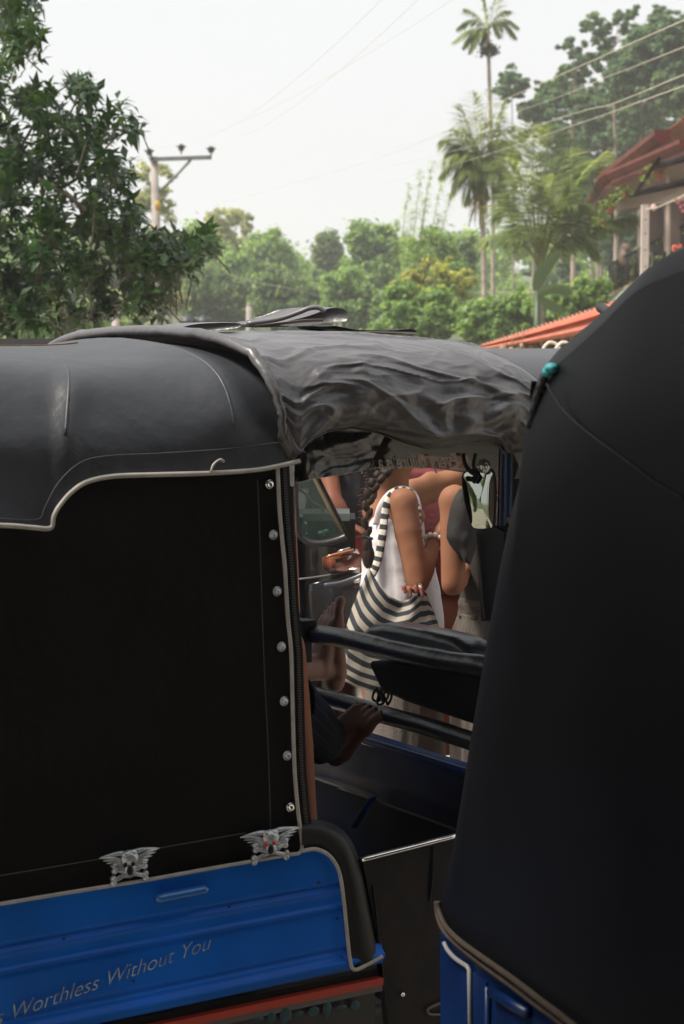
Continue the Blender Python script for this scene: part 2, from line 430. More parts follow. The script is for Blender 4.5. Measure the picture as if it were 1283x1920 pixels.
# black vinyl apron between the body corner and the doorway
outer = [(566, 1538), (585, 1536), (615, 1541), (640, 1554), (660, 1577), (672, 1606), (684, 1640), (697, 1700), (708, 1750), (717, 1793)]
innr = corner[:-1]
A_ = [apl(x, y, -.008) for x, y in smooth_path([V((a, b, 0)) for a, b in outer], 4) for _ in (0,)] if False else None
def resamp(px, n):
    pts = smooth_path([V((a, b, 0)) for a, b in px], 6); L_ = [0]
    for p, q in zip(pts, pts[1:]): L_.append(L_[-1] + (q - p).length)
    o = []
    for k in range(n):
        t = L_[-1] * k / (n - 1); tab = list(zip(L_, pts))
        for (l0, p), (l1, q) in zip(tab, tab[1:]):
            if t <= l1 + 1e-6: o.append(p + (q - p) * ((t - l0) / max(1e-6, l1 - l0))); break
    return o
io = resamp(outer, 40); ii = resamp([(566, 1596), (590, 1592), (612, 1600), (628, 1617), (638, 1642), (645, 1690), (650, 1740), (656, 1795), (664, 1816), (666, 1817)], 40)
def apron(u, v):
    k = int(round(u * 39)); p = ii[k] + (io[k] - ii[k]) * v
    return apl(p.x, p.y, -.004 - .012 * math.sin(math.pi * min(1, v * 1.05)) * .9 - .002 + (.03 * max(0, v - .8) / .2))
vs, fs, uv = grid(40, 12, apron); build('door_apron', vs, fs, mat('apron_vinyl', (.004, .0038, .0038), .5, bump=.15, bscale=200, spec=.3), tk)
for k_, (x_, y_) in enumerate([(633, 1722), (641, 1795), (598, 1655), (120, 1760), (430, 1700), (250, 1840)]):
    MB().ell(apl(x_, y_, -.004 if k_ < 3 else -.006), (.003, .002, .003)).build('rust_spot', mat('rust_fleck', (.03, .012, .006), .9), tk)
# pressed blue handle bar
hp = [apl(x, y, -.020) for x, y in [(292, 1688), (305, 1683), (340, 1676), (375, 1669), (388, 1667)]]
MB().tube(smooth_path(hp, 4), [.008] * 2 + [.0125] * 13 + [.008] * 2, 12, flat=.8).build('pressed_handle', mat('blue_paint_light', (.012, .11, .36), .25, coat=.4), tk)
# stripes along the sill
def sill(name, y0, y1, m, dw, sr=.292, th=.01):
    pts = []
    def f(u, v):
        y = y0 + (y1 - y0) * v; s3, z3 = asz(560, y); s = s_left + (sr - s_left) * u
        sl = (asz(720, 1835)[1] - asz(420, 1898)[1]) / (asz(720, 1835)[0] - asz(420, 1898)[0])
        return Aw(s, -dw, z3 + sl * (s - s3))
    vs, fs, _ = grid(20, 4, f); 
    k = len(vs); vs2 = vs + [p + AW * .03 for p in vs]; fs2 = fs + [tuple(i + k for i in g)[::-1] for g in fs]
    for i in range(19):
        fs2.append((i, i + k, i + 1 + k, i + 1)); j = 60 + i; fs2.append((j, j + 1, j + 1 + k, j + k))
    for j in range(3): fs2.append((j * 20 + 19, j * 20 + 19 + k, j * 20 + 39 + k, j * 20 + 39))
    build(name, vs2, fs2, m, tk, smooth=False)
sill('sill_gap', 1851, 1864, black_m, -.012)
sill('sill_stripe', 1864, 1878, red_m, .008)
sill('sill_trim', 1878, 1890, grey_m, .004)
sill('sill_lower', 1890, 2190, mat('sill_dark', (.008, .009, .012), .4), -.008, sr=.28)
# painted curls along the lower sill, only their tops reach the frame
q = MB()
for k, x in enumerate(range(484, 668, 26)):
    y = 1912 - (x - 484) * .14; q.ell(apl(x, y, -.004), (.016 - .004 * (k % 2), .002, .006 + .006 * (k % 3)), Matrix((AL, AW, V((0, 0, 1)))).transposed(), 10, 6)
q.build('sill_ornament', mat('green_paint', (.004, .05, .035), .5, col2=(.003, .02, .05), vscale=60), tk)
# rear panel and floor so that the body is a closed vehicle
MB().box(Aw(-1.95, AWID / 2, .95), AL * .01, AW * (AWID / 2), V((0, 0, .55))).build('rear_panel', vinyl_side, tk)
MB().box(Aw(-.6, AWID / 2, .34), AL * 1.34, AW * (AWID / 2 - .03), V((0, 0, .02))).build('floor_pan', gloss_black, tk)
MB().box(Aw(-.72, AWID + .0, .78), AL * 1.2, AW * .01, V((0, 0, .42))).build('far_body_side', blue_m, tk)
# passenger bench
q = MB(); q.box(Aw(-.55, AWID / 2, .56), AL * .26, AW * .5, V((0, 0, .06))); q.box(Aw(-.84, AWID / 2, .86), AL * .06, AW * .5, V((0, 0, .32)))
o = q.build('bench_seat', seat_m, tk, smooth=False); bv = o.modifiers.new('b', 'BEVEL'); bv.width = .03; bv.segments = 3
# wheels
def wheel(c, ax, r, wid, parent):
    ax = V(ax).normalized(); up = V((0, 0, 1)); f = ax.cross(up).normalized()
    def ring(r0, w): return [c + ax * w + f * (r0 * math.cos(a)) + up * (r0 * math.sin(a)) for a in np.linspace(0, 2 * math.pi, 33)[:-1]]
    prof = [(r * .62, -wid * .5), (r * .8, -wid * .56), (r * .95, -wid * .42), (r, -wid * .15), (r, wid * .15), (r * .95, wid * .42), (r * .8, wid * .56), (r * .62, wid * .5)]
    vs = []; fs = []
    for a, b in prof: vs += ring(a, b)
    for i in range(len(prof) - 1):
        for j in range(32): fs.append((i * 32 + j, i * 32 + (j + 1) % 32, (i + 1) * 32 + (j + 1) % 32, (i + 1) * 32 + j))
    w = build('wheel', vs, fs, mat('tyre', (.012, .012, .012), .8, bump=.3, bscale=60), parent)
    q = MB(); q.tube([c - ax * wid * .3, c + ax * wid * .3], r * .6, 24); q.tube([c - ax * wid * .52, c + ax * wid * .52], r * .2, 12)
    q.build('rim', mat('rim_steel', (.25, .25, .25), .35, metal=.8), w)
for w_ in (.12, AWID - .12): wheel(Aw(-1.25, w_, .2), AW, .2, .1, tk)
wheel(Aw(1.0, AWID / 2, .2), AW, .2, .1, tk)

# --- doorway: glossy black skirt with the bright sill strip on top
sk = [(680, 1612), (845, 1570), (900, 1558), (900, 1960), (735, 1990), (719, 1830), (700, 1720)]
pts = [apl(x, y, .005) for x, y in sk]; vs, fs = poly_plate(pts, -AW, .02)
build('door_skirt', vs, fs, brown_mottle, tk, smooth=False)
MB().tube([apl(678, 1613, -.004), apl(688, 1610, -.006), apl(845, 1570, -.006), apl(895, 1557, -.006)], .0052, 10).build('sill_strip', chrome_m, tk)
MB().ell(apl(755, 1865, -.002), (.006, .006, .006)).build('dome_stud', chrome_m, tk)
MB().tube(smooth_path([apl(x, y, -.004) for x, y in [(850, 1876), (830, 1880), (806, 1890), (803, 1898), (812, 1903), (850, 1900)]], 4), .003, 8).build('wire_loop', grey_m, tk)
# pressed ribs of the skirt
for (a, b, c2, d) in [(812, 1588, 806, 1690), (700, 1660, 730, 1980)]:
    MB().tube([apl(a, b, .004), apl((a + c2) / 2 + 3, (b + d) / 2, .002), apl(c2, d, .004)], .004, 8, flat=.35).build('skirt_rib', brown_mottle, tk)

# --- bulkhead, rails and driver's backrest
SR = .58
def rail(px, r, name):
    pts = smooth_path([acr(x, y, SR) for x, y in px], 8); rr = []
    for i in range(len(pts)): rr.append(r * (1 + .06 * noise.noise(V((i * .35, r * 50, 0)))))
    o = MB().tube(pts, rr, 20).build(name, pad_m, tk); return o
rail([(560, 1186), (585, 1188), (640, 1196), (700, 1210), (780, 1228), (860, 1242), (905, 1248), (960, 1262)], .0245, 'padded_rail')
rail([(560, 1298), (600, 1306), (660, 1322), (720, 1340), (800, 1362), (880, 1388), (960, 1414)], .0225, 'padded_rail')
q = MB(); q.box(acr(566, 1200, SR - .02), AL * .012, AW * .03, V((0, 0, .055))); q.box(acr(572, 1176, SR - .02), AL * .02, AW * .022, V((0, 0, .02)))
q.build('rail_bracket', black_m, tk, smooth=False)
# upholstered backrest above and below the upper rail
def cushion(name, outline, s, th, m, bev, seg=3):
    pts = [acr(x, y, s) for x, y in outline]; vs, fs = poly_plate(pts, -AL, th)
    o = build(name, vs, fs, m, tk, smooth=True); b = o.modifiers.new('b', 'BEVEL'); b.width = bev; b.segments = seg; b.limit_method = 'ANGLE'; b.angle_limit = R(30)
    return o
cushion('backrest_top', [(664, 1196), (690, 1172), (720, 1170), (790, 1182), (846, 1195), (876, 1215), (900, 1250), (800, 1250), (690, 1222)], .60, .09, pad_m, .02)
cushion('driver_backrest', [(686, 1240), (712, 1296), (760, 1318), (880, 1358), (925, 1372), (940, 1255), (800, 1240)], .62, .05, mat('dark_cloth', (.003, .004, .006), .7, spec=.1), .015)
MB().tube([acr(668, 1199, .592), acr(700, 1206, .588), acr(780, 1222, .588), acr(850, 1238, .588)], .0035, 8).build('backrest_piping', black_m, tk)
# knotted cord on the lower rail
q = MB()
for k in range(4):
    c = acr(706 + k * 7, 1303 + (k % 2) * 6, SR - .03); ring = [c + AW * (.014 * math.cos(a)) + V((0, 0, .016 * math.sin(a))) + AL * (.004 * math.sin(2 * a + k)) for a in np.linspace(0, 2 * math.pi, 14)]
    q.tube(ring, .0032, 6)
q.build('knotted_cord', black_m, tk)
# blue bulkhead: cap rail and inner sheet below
def bulk(px_top, px_bot, s, nm, m, bend=0.02):
    T = [acr(x, y, s) for x, y in px_top]; B = [acr(x, y, s) for x, y in px_bot]
    def f(u, v):
        k = u * (len(T) - 1); i = min(int(k), len(T) - 2); a = T[i] + (T[i + 1] - T[i]) * (k - i); b = B[i] + (B[i + 1] - B[i]) * (k - i)
        return a + (b - a) * v - AL * (bend * math.sin(math.pi * v)) + AL * .004 * noise.noise(V((u * 5, v * 4, s)))
    vs, fs, _ = grid(30, 16, f); build(nm, vs, fs, m, tk)
S2 = .72
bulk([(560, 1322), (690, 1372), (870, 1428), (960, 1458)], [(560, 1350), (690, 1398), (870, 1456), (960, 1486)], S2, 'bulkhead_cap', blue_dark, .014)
MB().tube([acr(560, 1336, S2 - .016), acr(690, 1384, S2 - .018), acr(870, 1440, S2 - .018), acr(960, 1470, S2 - .018)], .0022, 6).build('cap_seam', mat('light_blue_edge', (.06, .14, .32), .3), tk)
bulk([(560, 1350), (690, 1398), (870, 1456), (960, 1486)], [(560, 1450), (650, 1480), (850, 1552), (960, 1590)], S2 + .01, 'bulkhead_panel', mat('bulkhead_panel_mix', (.010, .009, .010), .4, spec=.15, col2=(.001, .022, .10), vscale=3.2, bump=.05, bscale=15), .01)
MB().tube([acr(560, 1448, S2 - .006), acr(650, 1480, S2 - .006), acr(700, 1500, S2 - .006), acr(850, 1554, S2 - .006), acr(960, 1592, S2 - .006)], .0035, 8).build('panel_hem', mat('hem_dusty', (.06, .055, .055), .6), tk)
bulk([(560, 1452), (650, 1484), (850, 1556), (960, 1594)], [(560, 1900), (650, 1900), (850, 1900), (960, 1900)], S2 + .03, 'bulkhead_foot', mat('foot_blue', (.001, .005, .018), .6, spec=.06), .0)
MB().tube([acr(700, 1495, S2 - .02), acr(664, 1550, S2 - .02)], .012, 8, flat=.4).build('seat_strut', blue_dark, tk)

# --- windscreen seen from inside, film band with lettering, pillars, mirror
S3 = .76
def w3(px, py, d=0): return acr(px, py, S3 + d)
arch = [(549, 912), (556, 905), (580, 899), (620, 893), (660, 886), (700, 878), (740, 875), (790, 876), (830, 880), (866, 885), (930, 896), (985, 905)]
top = [(549, 800), (985, 800)]
pts = [w3(x, y) for x, y in arch]; 
band = [w3(x, y) for x, y in arch] + [w3(985, 815), w3(655, 815)]
# film band (translucent) right of 640, black drape left of it
ar = [(640, 889.5)] + arch[4:]
o_ = [w3(x, y) for x, y in ar]; up_ = [w3(x, 815) for x, y in ar]
vs = o_ + up_; n = len(ar); fs = [(i, i + 1, n + i + 1, n + i) for i in range(n - 1)]
build('tinted_film', vs, fs, tint_m, tk, smooth=False)
al = [(x, y) for x, y in arch if x <= 640] + [(690, 880)]
def drape(u, v):
    k = u * (len(al) - 1); i = min(int(k), len(al) - 2); x = al[i][0] + (al[i + 1][0] - al[i][0]) * (k - i); y = al[i][1] + (al[i + 1][1] - al[i][1]) * (k - i)
    yy = 790 + (y - 790) * (1 - v); x2 = x + 45 * v * (1 if u > .8 else 0)
    return w3(x2 - (6 if u == 0 else 0), yy, -.02 + .02 * noise.noise(V((u * 4, v * 3, 9))) + .012 * noise.noise(V((u * 10, v * 9, 1))))
vs, fs, _ = grid(40, 20, drape); build('front_drape', vs, fs, mat('drape_vinyl', (.010, .010, .012), .3, bump=.2, bscale=30), tk)
MB().tube(smooth_path([w3(x, y, -.004) for x, y in arch], 4), .0011, 6).build('film_edge', mat('film_edge', (.75, .62, .55), .3), tk)
# windscreen glass
gp = [(552, 912)] + arch[2:] + [(985, 1300), (552, 1250)]
vs, fs = poly_plate([w3(x, y, .01) for x, y in gp], -AL, .004)
build('windscreen', vs, fs, glass_m, tk, smooth=False)
# lettering reads from the outside, so it is mirrored from here
pl_ = w3(862, 868, -.006); pr_ = w3(668, 871, -.006)
ux = (pr_ - pl_); wtxt = ux.length; ux.normalize(); uz = V((0, 0, 1))
M4 = Matrix((ux.to_4d(), uz.to_4d(), ux.cross(uz).to_4d(), V((0, 0, 0, 1)))).transposed()
M4[0][3], M4[1][3], M4[2][3] = pl_ - uz * .012; M4[3] = (0, 0, 0, 1)
o = text_obj('lettering', 'Every failure is a step', .052, M4, mat('film_letters', (.7, .62, .55), .6), tk, shear=.35, bold=.0007)
xs = [ (o.matrix_world @ v.co) for v in o.data.vertices]
dmax = max((p + org(tk) - pl_).dot(ux) for p in [v.co for v in o.data.vertices])
for v in o.data.vertices:
    p = v.co + org(tk) - pl_; d = p.dot(ux); v.co = v.co + ux * (d * (wtxt / dmax - 1))
# pillars
def pillar(px, nm, r, m, s=S3, flat=.6):
    MB().tube(smooth_path([acr(x, y, s) for x, y in px], 5), r, 10, flat=flat).build(nm, m, tk)
pillar([(546, 830), (546, 905), (549, 1000), (554, 1100), (557, 1170), (560, 1330)], 'far_pillar', .012, black_m)
pillar([(553, 915), (556, 1000), (560, 1090), (562, 1150)], 'pillar_edge', .0022, mat('rust_edge', (.22, .08, .04), .5), S3 - .01)
pillar([(951, 800), (950, 900), (948, 1000), (946, 1120), (940, 1300), (938, 1440)], 'near_pillar', .026, mat('pillar_blue', (.003, .03, .10), .35, bump=.05, bscale=30), S3 - .02, .8)
pillar([(972, 800), (972, 900), (970, 1010), (962, 1200)], 'gap_strip', .020, black_m, S3 - .03, .8)  # black strip added to close off the bright gap beside the pillar
pillar([(938, 815), (936, 900), (934, 1000)], 'pillar_trim', .004, black_m, S3 - .04)
for x, y in [(930, 923), (931, 938)]: MB().ell(acr(x, y, S3 - .05), (.004, .004, .004)).build('screw', chrome_m, tk)
MB().ell(acr(958, 975, S3 - .05), (.011, .011, .011)).build('knob', grey_m, tk)
vs, fs = poly_plate([acr(x, y, S3 - .06) for x, y in [(893, 1000), (925, 985), (945, 1000), (940, 1160), (903, 1165)]], -AL, .01)
build('door_strap', vs, fs, black_m, tk, smooth=False)
MB().tube([acr(896, 1003, S3 - .065), acr(901, 1080, S3 - .065), acr(908, 1160, S3 - .065)], .003, 6).build('strap_edge', grey_m, tk)
MB().tube(smooth_path([acr(x, y, S3 - .05) for x, y in [(895, 997), (920, 991), (945, 989), (962, 980)]], 3), .003, 6).build('mirror_wire', black_m, tk)

# --- mirror: separate thing hung at the pillar
mr = thing('rear_view_mirror', 'long rounded rear-view mirror strapped inside the blue windscreen pillar', 'mirror', acr(900, 930, S3 - .1))
mo = [(866, 893), (872, 884), (895, 878), (921, 880), (928, 900), (929, 940), (926, 985), (918, 992), (893, 993), (883, 985), (873, 950), (867, 915)]
fwd = (C0 - acr(900, 930, S3 - .1)).normalized()
MN = V((-.268, -.963, .040)).normalized()
def onm(px, py, off=0):
    d = ray(px, py); p0 = acr(900, 930, S3 - .1) + MN * off; k = (p0 - C0).dot(MN) / d.dot(MN); return C0 + d * k
sm = smooth_path([V((a, b, 0)) for a, b in mo] + [V((*mo[0], 0))], 4)[:-1]
vs, fs = poly_plate([onm(p.x, p.y, 0) for p in sm], MN, .018); o = build('mirror_case', vs, fs, black_m, mr, smooth=False)
cx = 899; cy = 936
vs = []; fs = []; nn_ = len(sm)
for k in range(9):
    g_ = k / 8
    for p in sm: vs.append(onm(cx + (p.x - cx) * .93 * g_, cy + (p.y - cy) * .96 * g_, .002) + MN * (.0035 * (1 - g_ * g_)))
for k in range(8):
    for j in range(nn_): fs.append((k * nn_ + j, k * nn_ + (j + 1) % nn_, (k + 1) * nn_ + (j + 1) % nn_, (k + 1) * nn_ + j))
build('mirror_glass', vs, fs, mat('mirror_glass', (.36, .39, .34), .03, metal=1.0), mr)
q = MB(); q.tube(smooth_path([onm(x, y, .02) for x, y in [(868, 850), (872, 870), (882, 884), (895, 893), (888, 905)]], 4), .010, 8, flat=.5)
q.tube(smooth_path([onm(x, y, .016) for x, y in [(892, 850), (888, 872), (893, 890), (880, 900), (876, 893)]], 4), .007, 8, flat=.6)
q.build('mirror_strap', black_m, mr)
lamp = MB(); lamp.ell(onm(907, 874, .035), (.016, .012, .017)); o = lamp.build('cabin_lamp', mat('crinkled_lens', (.5, .52, .48), .08, metal=.85, bump=1, bscale=45), mr)

# --- wet black rain cover thrown over the front half of the roof
low_px = [(532, 850), (552, 880), (566, 882), (582, 858), (606, 834), (640, 816), (690, 808), (740, 818), (790, 838), (830, 848), (880, 838), (930, 820), (965, 805), (985, 790)]
low_tab = sorted([(asz(x, y, -.03)[0], asz(x, y, -.03)[1]) for x, y in low_px])
TS0 = S_END - .03; TS1 = asz(974, 790, -.03)[0]
def tarp_pt(u, v):
    # v 0..1 near hem -> crest -> far hem ; u 0..1 back edge -> front edge
    t = 1 - abs(2 * v - 1); far = v > .5
    bow = .19 * (1 - (1 - t) ** 2.2)
    s0 = TS0 - .03 * t - .035 * math.sin(t * 2.6); s1 = TS1 + bow
    s = s0 + (s1 - s0) * u
    zl = interp(low_tab, s if s < TS1 else TS1) if not far else 1.50
    prof = [(0, .03, 0), (.06, -.012, .06), (.16, -.036, .26), (.3, -.026, .50), (.46, .004, .70), (.62, .09, .86), (.8, .26, .965), (1, .56, 1.0)]
    def pr(q):
        q = min(1, max(0, q)); w = interp([(a, b) for a, b, c in prof], q); h = interp([(a, c) for a, b, c in prof], q); return w, h
    w, h = smooth_tab(pr, t, .07)
    zt = 1.776 - .010 * u - .004 * math.sin(u * 9)
    z = zl + (zt - zl) * h
    # rounding towards the front
    e = max(0, (s - (s1 - .30)) / .30); z -= (.20 * (1 - math.sqrt(max(0, 1 - e ** 2.6)))) * (.35 + .65 * t)
    # hem turned in
    if t < .06: w += .02 * (1 - t / .06)
    # wrinkles: long soft folds running forwards and down, plus crumples near the front corner
    if t > .02:
        a = s * .9 - t * .4; b = s * .5 + t * .8
        wa = a + .12 * noise.noise(V((a * 3, b * 3, 11))); wb = b + .10 * noise.noise(V((a * 2.5, b * 4, 17)))
        def ridge(x): return (1 - abs(x) * 2.2) ** 3 if abs(x) < .45 else 0
        def cr(x, k_): return max(0, 1 - abs(x) * k_)
        msk = .5 + .5 * noise.noise(V((a * 3 + 5, b * 4, 1)))
        wr = .007 * noise.noise(V((wa * 1.4, wb * 3.0, 2.0))) + .005 * ridge(noise.noise(V((wa * 1.3, wb * 4.6, 5.0)))) * msk + .0085 * cr(noise.noise(V((wa * 1.6, wb * 3.6, 31.0))), 15) + .0060 * cr(noise.noise(V((wa * 3.4 + 4, wb * 6.5, 37.0))), 10) * 1.3 + .0035 * cr(noise.noise(V((s * 8 + 4, t * 6.5, 57.0))), 8) * msk + .003 * ridge(noise.noise(V((s * 9, t * 8, 12.0)))) * (1.2 - msk) + .012 * math.exp(-((s - .1) / .12) ** 2) * math.exp(-((t - .15) / .2) ** 2) * ridge(noise.noise(V((s * 9, t * 9, 40.0))))
        wr += .016 * math.exp(-((s - TS1 + .12) / .22) ** 2) * math.exp(-((t - .2) / .22) ** 2) * noise.noise(V((s * 17, t * 14, 1)))
        k = 1 - .6 * max(0, (t - .7) / .3)
        w -= wr * 1.25 * (1 - t * .7) * k; z += wr * .9 * t * k
    if far: w = AWID - w
    return Aw(s, w, z)
vs, fs, uv = grid(230, 281, tarp_pt)
rc = thing('rain_cover', 'crumpled shiny black rain cover thrown over the front roof of the blue three-wheeler', 'rain cover', Aw(.35, .56, 1.7))
o = build('cover_sheet', vs, fs, tarp_m, rc); so = o.modifiers.new('s', 'SOLIDIFY'); so.thickness = .003; so.offset = -1
# rolled back hem of the cover
back = [tarp_pt(0, v) for v in np.linspace(.03, .97, 60)]
MB().tube([p + V((0, 0, .002)) + AL * .008 for p in back], [.008 + .006 * math.sin(math.pi * i / 59) + .002 * noise.noise(V((i * .4, 0, 0))) for i in range(60)], 10, flat=.8).build('rolled_hem', tarp_m, rc)
MB().tube([tarp_pt(u, .004) for u in np.linspace(0, 1, 60)], .0045, 6).build('front_hem', mat('hem_gloss', (.02, .02, .022), .22), rc)
# front face of the cover hanging down
def front_face(u, v):
    p = tarp_pt(1, .02 + u * .96); q = p - V((0, 0, (.06 + .05 * math.sin(u * 3.1)) * v)); return q + AL * (.012 * math.sin(v * 3) + .006 * noise.noise(V((u * 9, v * 3, 0))))
vs, fs, _ = grid(60, 8, front_face); build('front_flap', vs, fs, tarp_m, rc)
# folded flaps and rags lying on the roof ridge (beyond the crest)
def flap(name, pts_px, Y, h_px, th, m, parent):
    vs = []; n = len(pts_px)
    top = [at(x, y, Y) for x, y in pts_px]; q = MB()
    def f(u, v):
        k = v * 1.0; kk = u * (n - 1); i = min(int(kk), n - 2); p = top[i] + (top[i + 1] - top[i]) * (kk - i)
        return p + AW * (.22 * k) * (1 if True else 1) - V((0, 0, .02 * k)) + V((0, 0, .004 * noise.noise(V((u * 8, v * 4, 3)))))
    vs, fs, _ = grid(30, 8, f); o = build(name, vs, fs, m, parent); s = o.modifiers.new('s', 'SOLIDIFY'); s.thickness = th; s.offset = -1; return o
roll_d = 4.85
fr = thing('folded_flap', 'dark folded end of a canvas flap curling up above the roof ridge', 'flap', at(540, 612, roll_d))
outl = [(462, 608), (500, 600), (530, 592), (555, 583), (575, 576), (600, 577), (611, 585), (613, 596), (607, 604), (590, 606), (560, 608), (530, 612), (500, 614), (470, 613)]
pp = smooth_path([V((a, b, 0)) for a, b in outl] + [V((*outl[0], 0))], 3)[:-1]
def lens(pp, Y, th, nm, m, parent, sc=1.0):
    cx = sum(p.x for p in pp) / len(pp); cy = sum(p.y for p in pp) / len(pp); vs = []; fs = []; n = len(pp); rings = [(-1, .86), (-.5, .97), (0, 1), (.5, .97), (1, .86)]
    for k, sc_ in rings:
        for p in pp: vs.append(at(cx + (p.x - cx) * sc_, cy + (p.y - cy) * sc_, Y) + AW * (k * th))
    for i in range(4):
        for j in range(n): fs.append((i * n + j, i * n + (j + 1) % n, (i + 1) * n + (j + 1) % n, (i + 1) * n + j))
    fs += [tuple(range(n)), tuple(range(5 * n - 1, 4 * n - 1, -1))]
    return build(nm, vs, fs, m, parent)
lens(pp, roll_d, .12, 'flap_roll', tarp_m, fr)
ed = smooth_path([at(x, y, roll_d - .13) for x, y in [(462, 607), (520, 599), (560, 586), (580, 578), (598, 577), (609, 585)]], 4)
MB().tube(ed, .006, 8).build('flap_edge', mat('pale_vinyl_edge', (.12, .115, .115), .3), fr)
ed2 = smooth_path([at(x, y, roll_d - .12) for x, y in [(478, 612), (530, 606), (575, 601), (606, 600)]], 4)
MB().tube(ed2, .005, 8, flat=.7).build('flap_lining', mat('tan_lining', (.16, .12, .10), .7), fr)
l2 = [(268, 625), (310, 612), (345, 606), (400, 604), (430, 606), (420, 616), (350, 624), (300, 630)]
pp = smooth_path([V((a, b, 0)) for a, b in l2] + [V((*l2[0], 0))], 3)[:-1]
fl2 = thing('cloth_roll', 'low dark rolled cloth on the roof ridge left of the rain cover', 'rolled cloth', at(340, 618, 4.55))
lens(pp, 4.55, .08, 'roll_body', tarp_m, fl2)
fl3 = thing('torn_strip', 'thin ragged black strip lying along the ridge of the rain cover', 'cloth strip', at(700, 622, 4.9))
l3 = [(560, 612), (600, 610), (640, 618), (700, 620), (728, 619), (760, 617), (775, 620), (770, 627), (720, 626), (650, 625), (580, 622)]
lens([V((a, b, 0)) for a, b in l3], 4.95, .05, 'strip_body', black_m, fl3)

# --- badges
def badge(cx, cy, eyes, label=None):
    """cast winged skull over crossed bones, 11 cm wide, screwed on the side curtain"""
    P = lambda x, y, o=0: apl(cx + x, cy + y - x * .17, -.010 - o)
    rt = MB()
    # back plate under skull is the part itself
    Mx = Matrix((AL, V((0, 0, 1)), AW)).transposed()
    rt.ell(P(1, 4), (.026, .024, .006), Mx, 12, 6)
    b = rt.build('winged_skull_badge', cast_m, tk, label=label)
    for sgn in (-1, 1):
        q = MB()
        for k in range(7):          # feathers fan out from the shoulder
            x0 = sgn * 8; x1 = sgn * (56 - k * 6.3); y0 = -10 + k * 2.2; y1 = -22 + k * 6.0
            q.tube(smooth_path([P(x0, y0, .003), P((x0 + x1) / 2, (y0 + y1) / 2 - 3, .005), P(x1, y1, .001)], 3), [.006, .0062, .006, .0055, .005, .0035, .001], 8, flat=.6)
        q.tube(smooth_path([P(sgn * 6, -22, .004), P(sgn * 24, -25, .006), P(sgn * 56, -22, .002)], 3), [.005, .006, .006, .005, .004, .003, .0015], 8)
        q.build('wing', cast_m, b)
        q = MB(); q.cap(P(-sgn * 26, 4, .006), P(sgn * 28, 24, .006), .0052, .0052, 10)
        for e in (1, -1):
            ex = P(-sgn * 28 if e > 0 else sgn * 30, 2 if e > 0 else 25, .006)
            for dz in (-.005, .005): q.ell(ex + V((0, 0, dz)), (.007, .007, .007))
        q.build('crossbone', cast_m, b)
    q = MB(); q.ell(P(0, -12, .006), (.021, .019, .013), Mx, 14, 10); q.ell(P(-7, -20, .010), (.009, .008, .006), Mx); q.ell(P(7, -21, .010), (.010, .008, .006), Mx)
    q.ell(P(1, 8, .007), (.014, .014, .010), Mx); q.build('skull', cast_m, b)
    q = MB(); q.ell(P(1, 11, .017), (.0075, .0095, .004), Mx); q.build('mouth_hollow', black_m, b)
    for x in (-8, 7): q = MB(); q.ell(P(x, -1, .018), (.0048, .0048, .003), Mx); q.build('eye', red_gem if eyes else black_m, b)
badge(243, 1622, False, 'left badge with plain dark eyes'); badge(507, 1583, True, 'right badge with red gem eyes')

# --- lettering along the side
a_ = apl(-90, 1952, -.012); b_ = apl(398, 1778, -.012); ux = (b_ - a_); Lw = ux.length; ux.normalize(); nz_ = -AW; uy = nz_.cross(ux).normalized()
M4 = Matrix((ux.to_4d(), uy.to_4d(), nz_.to_4d(), V((0, 0, 0, 1)))).transposed(); M4[0][3], M4[1][3], M4[2][3] = a_; M4[3] = (0, 0, 0, 1)
o = text_obj('lettering', 'Life is Worthless Without You', .043, M4, cream_ink, tk, shear=.45, extrude=.0003, bold=-.0006)
dm = max((v.co + org(tk) - a_).dot(ux) for v in o.data.vertices)
for v in o.data.vertices:
    d = (v.co + org(tk) - a_).dot(ux); v.co = v.co + ux * (d * (Lw / dm - 1))
# ================================================================== ground
def ground_pt(u, v):
    x = -260 + 520 * u; y = -120 + 620 * v ** 1.0
    z = 0.0 + .0
    far = max(0, y - 45); z += min(30, far * .045) * (1 if True else 0) + .8 * noise.noise(V((x * .02, y * .02, 0))) * min(1, far / 40)
    return V((x, y, z - .01))
vs, fs, uv = grid(120, 140, ground_pt)
o = build('ground', vs, fs, mat('forest_floor', (.05, .075, .03), .9, col2=(.09, .10, .05), vscale=.2, bump=.5, bscale=3), None, kind='structure')
def yard(u, v):
    x = -16 + 32 * u; y = -12 + 52 * v; return V((x, y, .004 + .012 * noise.noise(V((x * .8, y * .8, 0)))))
vs, fs, uv = grid(60, 90, yard)
build('yard', vs, fs, mat('packed_sand', (.27, .235, .195), .9, col2=(.36, .32, .27), vscale=1.6, bump=.5, bscale=14, bump2=.3, b2scale=90), None, kind='structure')

